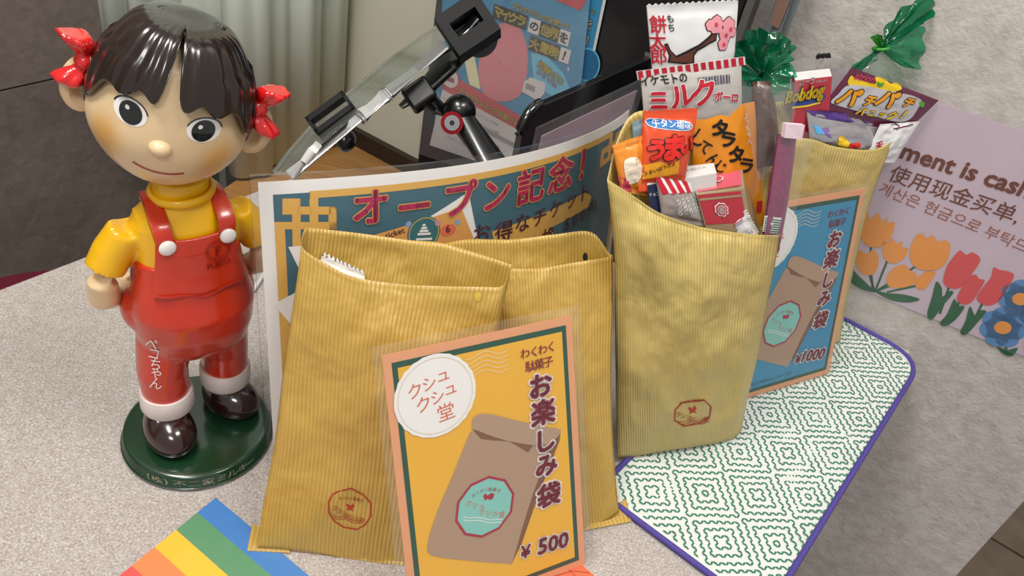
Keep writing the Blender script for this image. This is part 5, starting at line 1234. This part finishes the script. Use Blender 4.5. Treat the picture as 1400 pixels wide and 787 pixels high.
pm = {k: mat('leaflet_' + k, v, .45) for k, v in dict(blue='2f7fa6', pale='c9c2c0', red='b83a45', deep='1d5f88', yellow='d9c040', black='15171a', pink='c9727c', cream='d8d2a8', grey='8d8a88', sky='5fb0d0').items()}
def c55(x, y): return (560 + x / 3.28, y / 3.28)                     # frame of the zoomed view [560,0,900,240]
def leaflet(label, Q, off):
    rt = thing('leaflet', label, 'leaflet', dsp(*Q[3]), 'leaflets on the black board')
    o = DP + NW * off; sh = plane_sheet(o, DW, UPZ, rt); v = [sh.L(*q_) for q_ in Q]
    obj('leaflet_paper', slab([o + DW * p[0] + UPZ * p[1] for p in v], NW, .0006), pm['blue'], rt); return rt, sh, v
rt2, t2, _ = leaflet('second blue leaflet half hidden behind the first, on the black board', [(770, -60), (836, -35), (803, 120), (740, 100)], .002)
t2.poly('white_edge', pm['pale'], [(832, -36), (836, -35), (803, 120), (800, 118)], 1)
t2.text('lettering', pm['yellow'], '使って', c55(770, 42), c55(830, 65), 3, .03, outline=pm['black'])
for ch, x, y in (('を', 800, 105), ('！', 798, 180)): t2.char('lettering', pm['pale'], ch, c55(x, y), .012, layer=3, bold=.04, outline=pm['black'])
t2.circle('white_ring', pm['sky'], c55(795, 290), .015, 2, ry=.018); t2.circle('white_ring', pm['deep'], c55(795, 290), .0135, 3, ry=.0165); t2.flush()
rt1, t1, _ = leaflet('front blue and red programming-class leaflet with yellow writing, on the black board', [(611, -90), (812, -50), (778, 265), (592, 199)], .006)
t1.poly('pale_lower', pm['pale'], [c55(*p) for p in [(150, 390), (500, 590), (760, 640), (700, 860), (90, 650)]], 1)
t1.poly('sky_patch', pm['sky'], [c55(*p) for p in [(545, 240), (600, 235), (690, 330), (720, 400), (700, 470), (560, 380)]], 1)
t1.poly('red_banner', pm['red'], [c55(*p) for p in [(650, -40), (800, -10), (768, 48), (700, 20), (655, 0)]], 2)
t1.poly('red_band', pm['red'], [c55(*p) for p in [(160, 318), (300, 400), (500, 520), (560, 560), (540, 610), (300, 480), (148, 400)]], 2)
t1.poly('cream_strip', pm['cream'], [c55(*p) for p in [(240, 245), (290, 240), (318, 400), (270, 380)]], 2)
t1.blob('plain_pink_panel', pm['pink'], [c55(*p) for p in [(400, 110), (470, 100), (520, 180), (530, 300), (500, 420), (420, 455), (340, 425), (310, 340), (320, 230), (350, 150)]], 3)
t1.poly('box_drawing', pm['pale'], [c55(*p) for p in [(515, 365), (545, 345), (612, 372), (605, 420), (575, 450), (505, 410)]], 4); t1.poly('box_window', pm['grey'], [c55(*p) for p in [(525, 370), (565, 388), (562, 412), (520, 395)]], 5)
t1.text('heading_lettering', pm['yellow'], 'プログラミングを使って', c55(462, 32), c55(716, 132), 5, .04, outline=pm['black'], ow=.04)
for ch, x, y, z, w_ in (('マ', 400, 55, .0125, 0), ('イ', 432, 68, .0125, 0), ('ク', 465, 80, .0125, 0), ('ラ', 503, 94, .0125, 0), ('の', 560, 118, .0115, 1), ('世', 610, 135, .0125, 0), ('界', 648, 150, .0125, 0), ('を', 693, 168, .012, 1), ('大', 562, 198, .0125, 0), ('冒', 606, 215, .0125, 0), ('険', 650, 232, .0125, 0), ('！', 695, 248, .012, 1)):
    cx_ = Vector(t1.L(*c55(x, y))); t1.poly('square_patch', pm['pale' if w_ else 'black'], [(cx_.x + a_, cx_.y + b_) for a_, b_ in ((-.0066, -.0078), (.0066, -.0078), (.0066, .0078), (-.0066, .0078))], 5, px=False)
    t1.char('big_lettering', pm['black' if w_ else 'yellow'], ch, c55(x, y), z, layer=6, bold=.04, rot=-.15)
for k, (tx, a_, b_) in enumerate((('知識ゼロ', (572, 290), (680, 378)), ('からでも!', (568, 322), (655, 392)))): t1.text('side_lettering', pm['yellow' if k == 0 else 'pale'], tx, c55(*a_), c55(*b_), 5, .04, outline=pm['deep'])
t1.text('band_lettering', pm['yellow'], 'プログラミング体験イベント', c55(212, 412), c55(548, 600), 5, .04, outline=pm['black'], ow=.03)
t1.circle('white_badge', pm['red'], c55(182, 350), .0130, 4); t1.circle('white_badge_ring', pm['pale'], c55(182, 350), .0112, 5); t1.text('badge_lettering', pm['red'], '無料', c55(162, 355), c55(202, 372), 6, .05)
t1.poly('grey_rule', pm['grey'], [c55(*p) for p in [(290, 545), (480, 645), (475, 665), (285, 562)]], 3)
for k in range(5): t1.text('small_lettering', pm['grey'], 'はじめてでも楽しく学べるプログラミング体験', c55(150 + 4 * k, 440 + 36 * k + (30 if k > 1 else 0)), c55(395 + 4 * k, 565 + 36 * k + (30 if k > 1 else 0)), 2, .0)
t1.flush()
q_ = [dsp(596, -95), dsp(818, -55), dsp(784, 275), dsp(578, 205)]
obj('clear_holder', slab([p + NW * .012 for p in q_], NW, .001), film('holder_film', gloss=.05, rough=.08, opac=.03, bump=.1), rt1)

# ================================================================== dark rounded stand panel with a lilac sheet in front
vd = (CR * 919 + CU * 629 + FW * 1080); vd.z = 0; vd.normalize(); vn = vd.cross(UPZ).normalized(); vn = vn if vn.dot(CC - Z(760, 200, .66)) > 0 else -vn
E0 = Z(712, 200, .66); E0 = Vector((E0.x, E0.y, 0)); ztop = onplane(728, 150, E0, vn).z
PN = thing('stand_panel', 'upright dark panel with rounded corner and pale top edge, right of the black arm', 'stand panel', E0)
Lp = min(.30, ((E0 - WA).dot(NW) - .058) / -vd.dot(NW)); rr = .022; prof = [(0, .001), (0, ztop - rr)] + [(rr - rr * cos(a), ztop - rr + rr * sin(a)) for a in np.linspace(0, pi / 2, 9)[1:]] + [(Lp, ztop), (Lp, .001)]
obj('panel', slab([E0 + vd * s_ + UPZ * z_ for s_, z_ in prof][::-1], vn, .007), mat('smoky_panel', '141417', .12, coat=.8), PN, mods=[('BEVEL', dict(width=.0008, segments=2))])
rim = [E0 + vd * s_ + UPZ * z_ - vn * .0035 for s_, z_ in prof[1:-1]]
obj('frame_edge', tube(rim[:9], .0048, 8), mat('black_gloss_frame', '0a0a0b', .15, coat=.9), PN, True)
obj('top_edge', box((rim[9] + rim[-1]) / 2 + UPZ * .002, (rim[-1] - rim[9]) / 2, vn * .0048, UPZ * .002), mat('pale_edge', '8c887c', .35), PN)
F0 = E0 + vn * .030 + vd * .012
def fp(x, y): return onplane(x, y, F0, vn)
pz = fp(741, 186).z; s0 = (fp(741, 186) - F0).dot(vd)
LS = thing('lilac_sheet', 'laminated pale lilac sheet standing in front of the dark panel', 'laminated sheet', F0 + vd * s0)
obj('sheet_paper', slab([F0 + vd * (s0 + a) + UPZ * z_ for a, z_ in ((0, .008), (Lp * .72, .008), (Lp * .72, pz), (0, pz))], vn, .0006), mat('lilac_sheet_paper', 'b79fae', .5), LS)
obj('laminate_film', slab([F0 + vd * (s0 + a) + UPZ * z_ + vn * .0012 for a, z_ in ((-.010, .001), (Lp * .72 + .01, .001), (Lp * .72 + .01, pz + .010), (-.010, pz + .010))], vn, .0024), film('holder_film', gloss=.05), LS)

# ================================================================== tablet in a clamp on a jointed arm
m_arm = mat('arm_black', '0b0b0c', .3, coat=.4); m_sil = mat('silver', 'b8b8ba', .22, metal=1); m_dgr = mat('dark_grey_plastic', '0f0f10', .5, spec=.2)
pr = lambda px, d: px * d / FPX
AB = G(672, 340, 0)
TB = thing('tablet_holder', 'black jointed arm clamping a thin glassy tablet above the curved poster', 'tablet holder', Vector((AB.x, AB.y, 0)))
obj('foot', xf(loft([(0, 0, 0, .028, .028), (0, 0, .006, .028, .028), (0, 0, .009, .022, .022)], 36), lambda p: p + Vector((AB.x, AB.y, 0))), m_arm, TB, True)
kn = Z(628, 152, .70)
obj('lower_arm', tube([Vector((AB.x, AB.y, .016)), Z(690, 245, .67), Z(632, 165, .70)], [.013, .0125, .0115], 16), m_arm, TB, True)
kb = obj('knuckle', ellipsoid(kn, .0150, .0150, .0150, 24, 16), m_arm, TB, True)
sc0 = Z(618, 168, .682); fd = (CC - sc0).normalized()
obj('red_ring', tube([sc0 - fd * .002, sc0 + fd * .0015], .0098, 24), mat('red_anodised', '8c1420', .3, metal=.7), kb, True)
obj('screw', tube([sc0 + fd * .0014, sc0 + fd * .0028], .0066, 20), m_sil, kb, True); obj('screw_socket', tube([sc0 + fd * .0027, sc0 + fd * .0031], .0024, 6), m_arm, kb)
obj('upper_arm', tube([Z(622, 158, .70), Z(596, 146, .70), Z(578, 134, .69)], [.0085, .0078, .0085], 14), m_arm, TB, True)
c = Z(574, 130, .685); ax = (Z(592, 118, .685) - Z(560, 140, .685)).normalized(); ay = ax.cross(FW).normalized()
obj('swivel_block', box(c, ax * .0125, ay * .0105, FW * .011), m_arm, TB, mods=[('BEVEL', dict(width=.003, segments=3))])
back = [Z(612, 80, .675), Z(560, 150, .675), Z(472, 192, .665)]
obj('back_bar', tube([Z(640, 58, .69), Z(612, 88, .69), Z(580, 122, .685), Z(548, 146, .68)], [.012, .0125, .009, .0035], 14, sq=.55), m_arm, TB, True)
obj('knob', ellipsoid(Z(474, 193, .67), .0075, .012, .009, 20, 12), m_arm, TB, True)
def plate(P, th, nm, mt, bev=.0015, parent=TB):
    n = (P[1] - P[0]).cross(P[2] - P[1]).normalized(); n = n if n.dot(CC - P[0]) > 0 else -n
    return obj(nm, slab([p + n * th / 2 for p in P], n, th), mt, parent, mods=[('BEVEL', dict(width=bev, segments=2))]), n
# upper clamp: block with a slot showing silver inside
cc = Z(640, 38, .665); u = (Z(664, 22, .665) - Z(616, 54, .665)).normalized(); v = u.cross(-FW).normalized(); v = v if v.dot(CU) > 0 else -v
hu, hv, th = .0205, .0190, .012
ux = [cc + u * a * hu + v * b * hv for a, b in ((-1, -1), (1, -1), (1, 1), (-1, 1))]
m = M()
for (a0, a1, b0, b1) in ((-1, 1, -1, -.30), (-1, 1, .42, 1), (-1, -.62, -.30, .42), (.62, 1, -.30, .42)):
    box(cc + u * hu * (a0 + a1) / 2 + v * hv * (b0 + b1) / 2, u * hu * (a1 - a0) / 2, v * hv * (b1 - b0) / 2, FW * th, m)
cl_ = obj('upper_clamp', fixn(m), m_dgr, TB)
obj('slot_lining', box(cc + FW * .010, u * hu * .62, v * hv * .36, FW * .002), m_blkp, cl_)
obj('spring_pin', tube([cc - u * .010 - v * .002 - FW * .002, cc + u * .010 + v * .003 - FW * .002], .0042, 14), m_sil, cl_, True)
obj('round_back', tube([Z(655, 52, .69), Z(655, 52, .705)], .0165, 30), m_arm, TB, True)
# tablet seen almost edge-on
P1, P2, P3, P4 = Z(374, 236, .70), Z(640, 14, .735), Z(608, 66, .672), Z(404, 238, .635)
_n = (P3 - P4).cross(P1 - P4).normalized()
top_ = [onplane(x, y, P4, _n) for x, y in ((374, 236), (395, 208), (423, 176), (470, 133), (525, 88), (575, 51), (612, 28))]
tn = _n if _n.dot(CC - P4) > 0 else -_n
obj('tablet', slab([p + tn * .002 for p in top_ + [P3, P4]], tn, .004), film('tablet_glass', tint=(.90, .93, .90), gloss=.08, rough=.05, opac=.18, col=(.5, .53, .49), bump=.0), TB)
obj('thin_rim', tube(top_, .0013, 8), mat('beige_rim', '8f8a76', .3, coat=.4), TB, True)
m_case = mat('smoky_case', 'a9aaa8', .25, coat=.8)
e_ = P3 - P4
obj('edge_case_upper', tube([P4 + e_ * .62 - FW * .006, P3 - FW * .006], pr(9.5, .665), 16), mat('steel_grey_case', '7d7e7d', .25, metal=.3, coat=.7), TB, True)
obj('edge_case_lower', tube([P4 - e_ * .02 - FW * .006, P4 + e_ * .62 - FW * .006], pr(8.5, .645), 16), m_case, TB, True)
for f_ in (.43, .60): obj('case_ring', tube([P4 + e_ * (f_ - .008) - FW * .006, P4 + e_ * (f_ + .008) - FW * .006], pr(11.5, .65), 18), mat('clear_ring', 'b9b9bb', .12, metal=.3, coat=.9), TB, True)
obj('case_sleeve', tube([P4 + e_ * .44 - FW * .006, P4 + e_ * .595 - FW * .006], pr(10.5, .65), 18), mat('sleeve_silver', 'bcbcba', .15, metal=.2, coat=.9), TB, True)
m = M()
for i in range(16): cpt = P4 + e_ * (.17 + .012 * i) - FW * .0115; tube([cpt - CU * .003 - CR * .0012, cpt + CU * .0035 + CR * .0012], .0005, 6, m)
obj('grille_slits', m, m_arm, TB, kind='stuff')
# lower clamp on the far edge
u = (Z(476, 128, .70) - Z(424, 166, .70)).normalized(); cc = Z(453, 156, .70); v = u.cross(-FW).normalized()
m = M()
for (a0, a1, b0, b1) in ((-1, 1, .5, 1), (-1, 1, -1, -.45), (-1, -.86, -1, 1), (.86, 1, -1, 1)):
    box(cc + u * .0205 * (a0 + a1) / 2 + v * .0090 * (b0 + b1) / 2, u * .0205 * (a1 - a0) / 2, v * .0090 * (b1 - b0) / 2, FW * .008, m)
obj('lower_clamp', fixn(m), m_dgr, TB)
# white cable
m_wc = mat('white_cable', 'd6d6d4', .4, coat=.3)
WCb = thing('charging_cable', 'white charging cable hanging from the tablet down behind the poster and doll', 'cable', G(348, 392))
q0 = Z(436, 197, .618)
obj('plug', tube([q0, Z(427, 207, .616), Z(416, 222, .616)], [.0035, .0042, .0036], 14), m_wc, WCb, True)
cpts = [Z(417, 220, .616), Z(400, 248, .63), Z(385, 290, .66), G(372, 350, .010), G(352, 388, .0035), G(340, 396, .0025), G(310, 372, .0025), G(262, 362, .0025), G(214, 360, .0028), G(196, 362, .008)]
obj('cord', tube(crom([tuple(p) for p in cpts], 8, False), .0020, 10), m_wc, WCb, True)
ad_ = G(181, 360, .009)
obj('adapter', box(ad_, Vector((.012, .010, 0)), Vector((-.006, .0075, 0)), UPZ * .0085), m_wc, WCb, mods=[('BEVEL', dict(width=.003, segments=3))])

# ================================================================== grey-blue pipe against the wall
pc = onplane(1066, 30, WA + NW * .026, NW); rp = .0195
PP = thing('wall_pipe', 'grey-blue upright tube with a brown tape strip, against the wall behind the sweets', 'tube', Vector((pc.x, pc.y, 0)))
obj('pipe', tube([Vector((pc.x, pc.y, .001)), Vector((pc.x, pc.y, 1.1))], rp, 40), mat('pipe_grey_blue', '8b959c', .5, var=.12, vscale=40, bump=.2, bscale=80), PP, True)
zq = Z(1058, 34, 1); zb_ = onplane(1058, 33, pc + NW * rp, NW).z; fa = atan2(NW.y, NW.x)
psx = Sheet(lambda u, v: (Vector((pc.x + rp * cos(fa + u / rp), pc.y + rp * sin(fa + u / rp), v)), Vector((cos(fa + u / rp), sin(fa + u / rp), 0))), None, PP, cut=.004, step=.0004); psx.cut_v = False
psx.poly('brown_tape', mat('brown_tape', '7d6154', .5), [(-.0065, zb_), (.0035, zb_ - .003), (.0045, zb_ + .03), (.006, zb_ + .035), (.006, 1.05), (-.003, 1.05), (-.005, zb_ + .03), (-.0072, zb_ + .018)], 1, px=False); psx.flush()
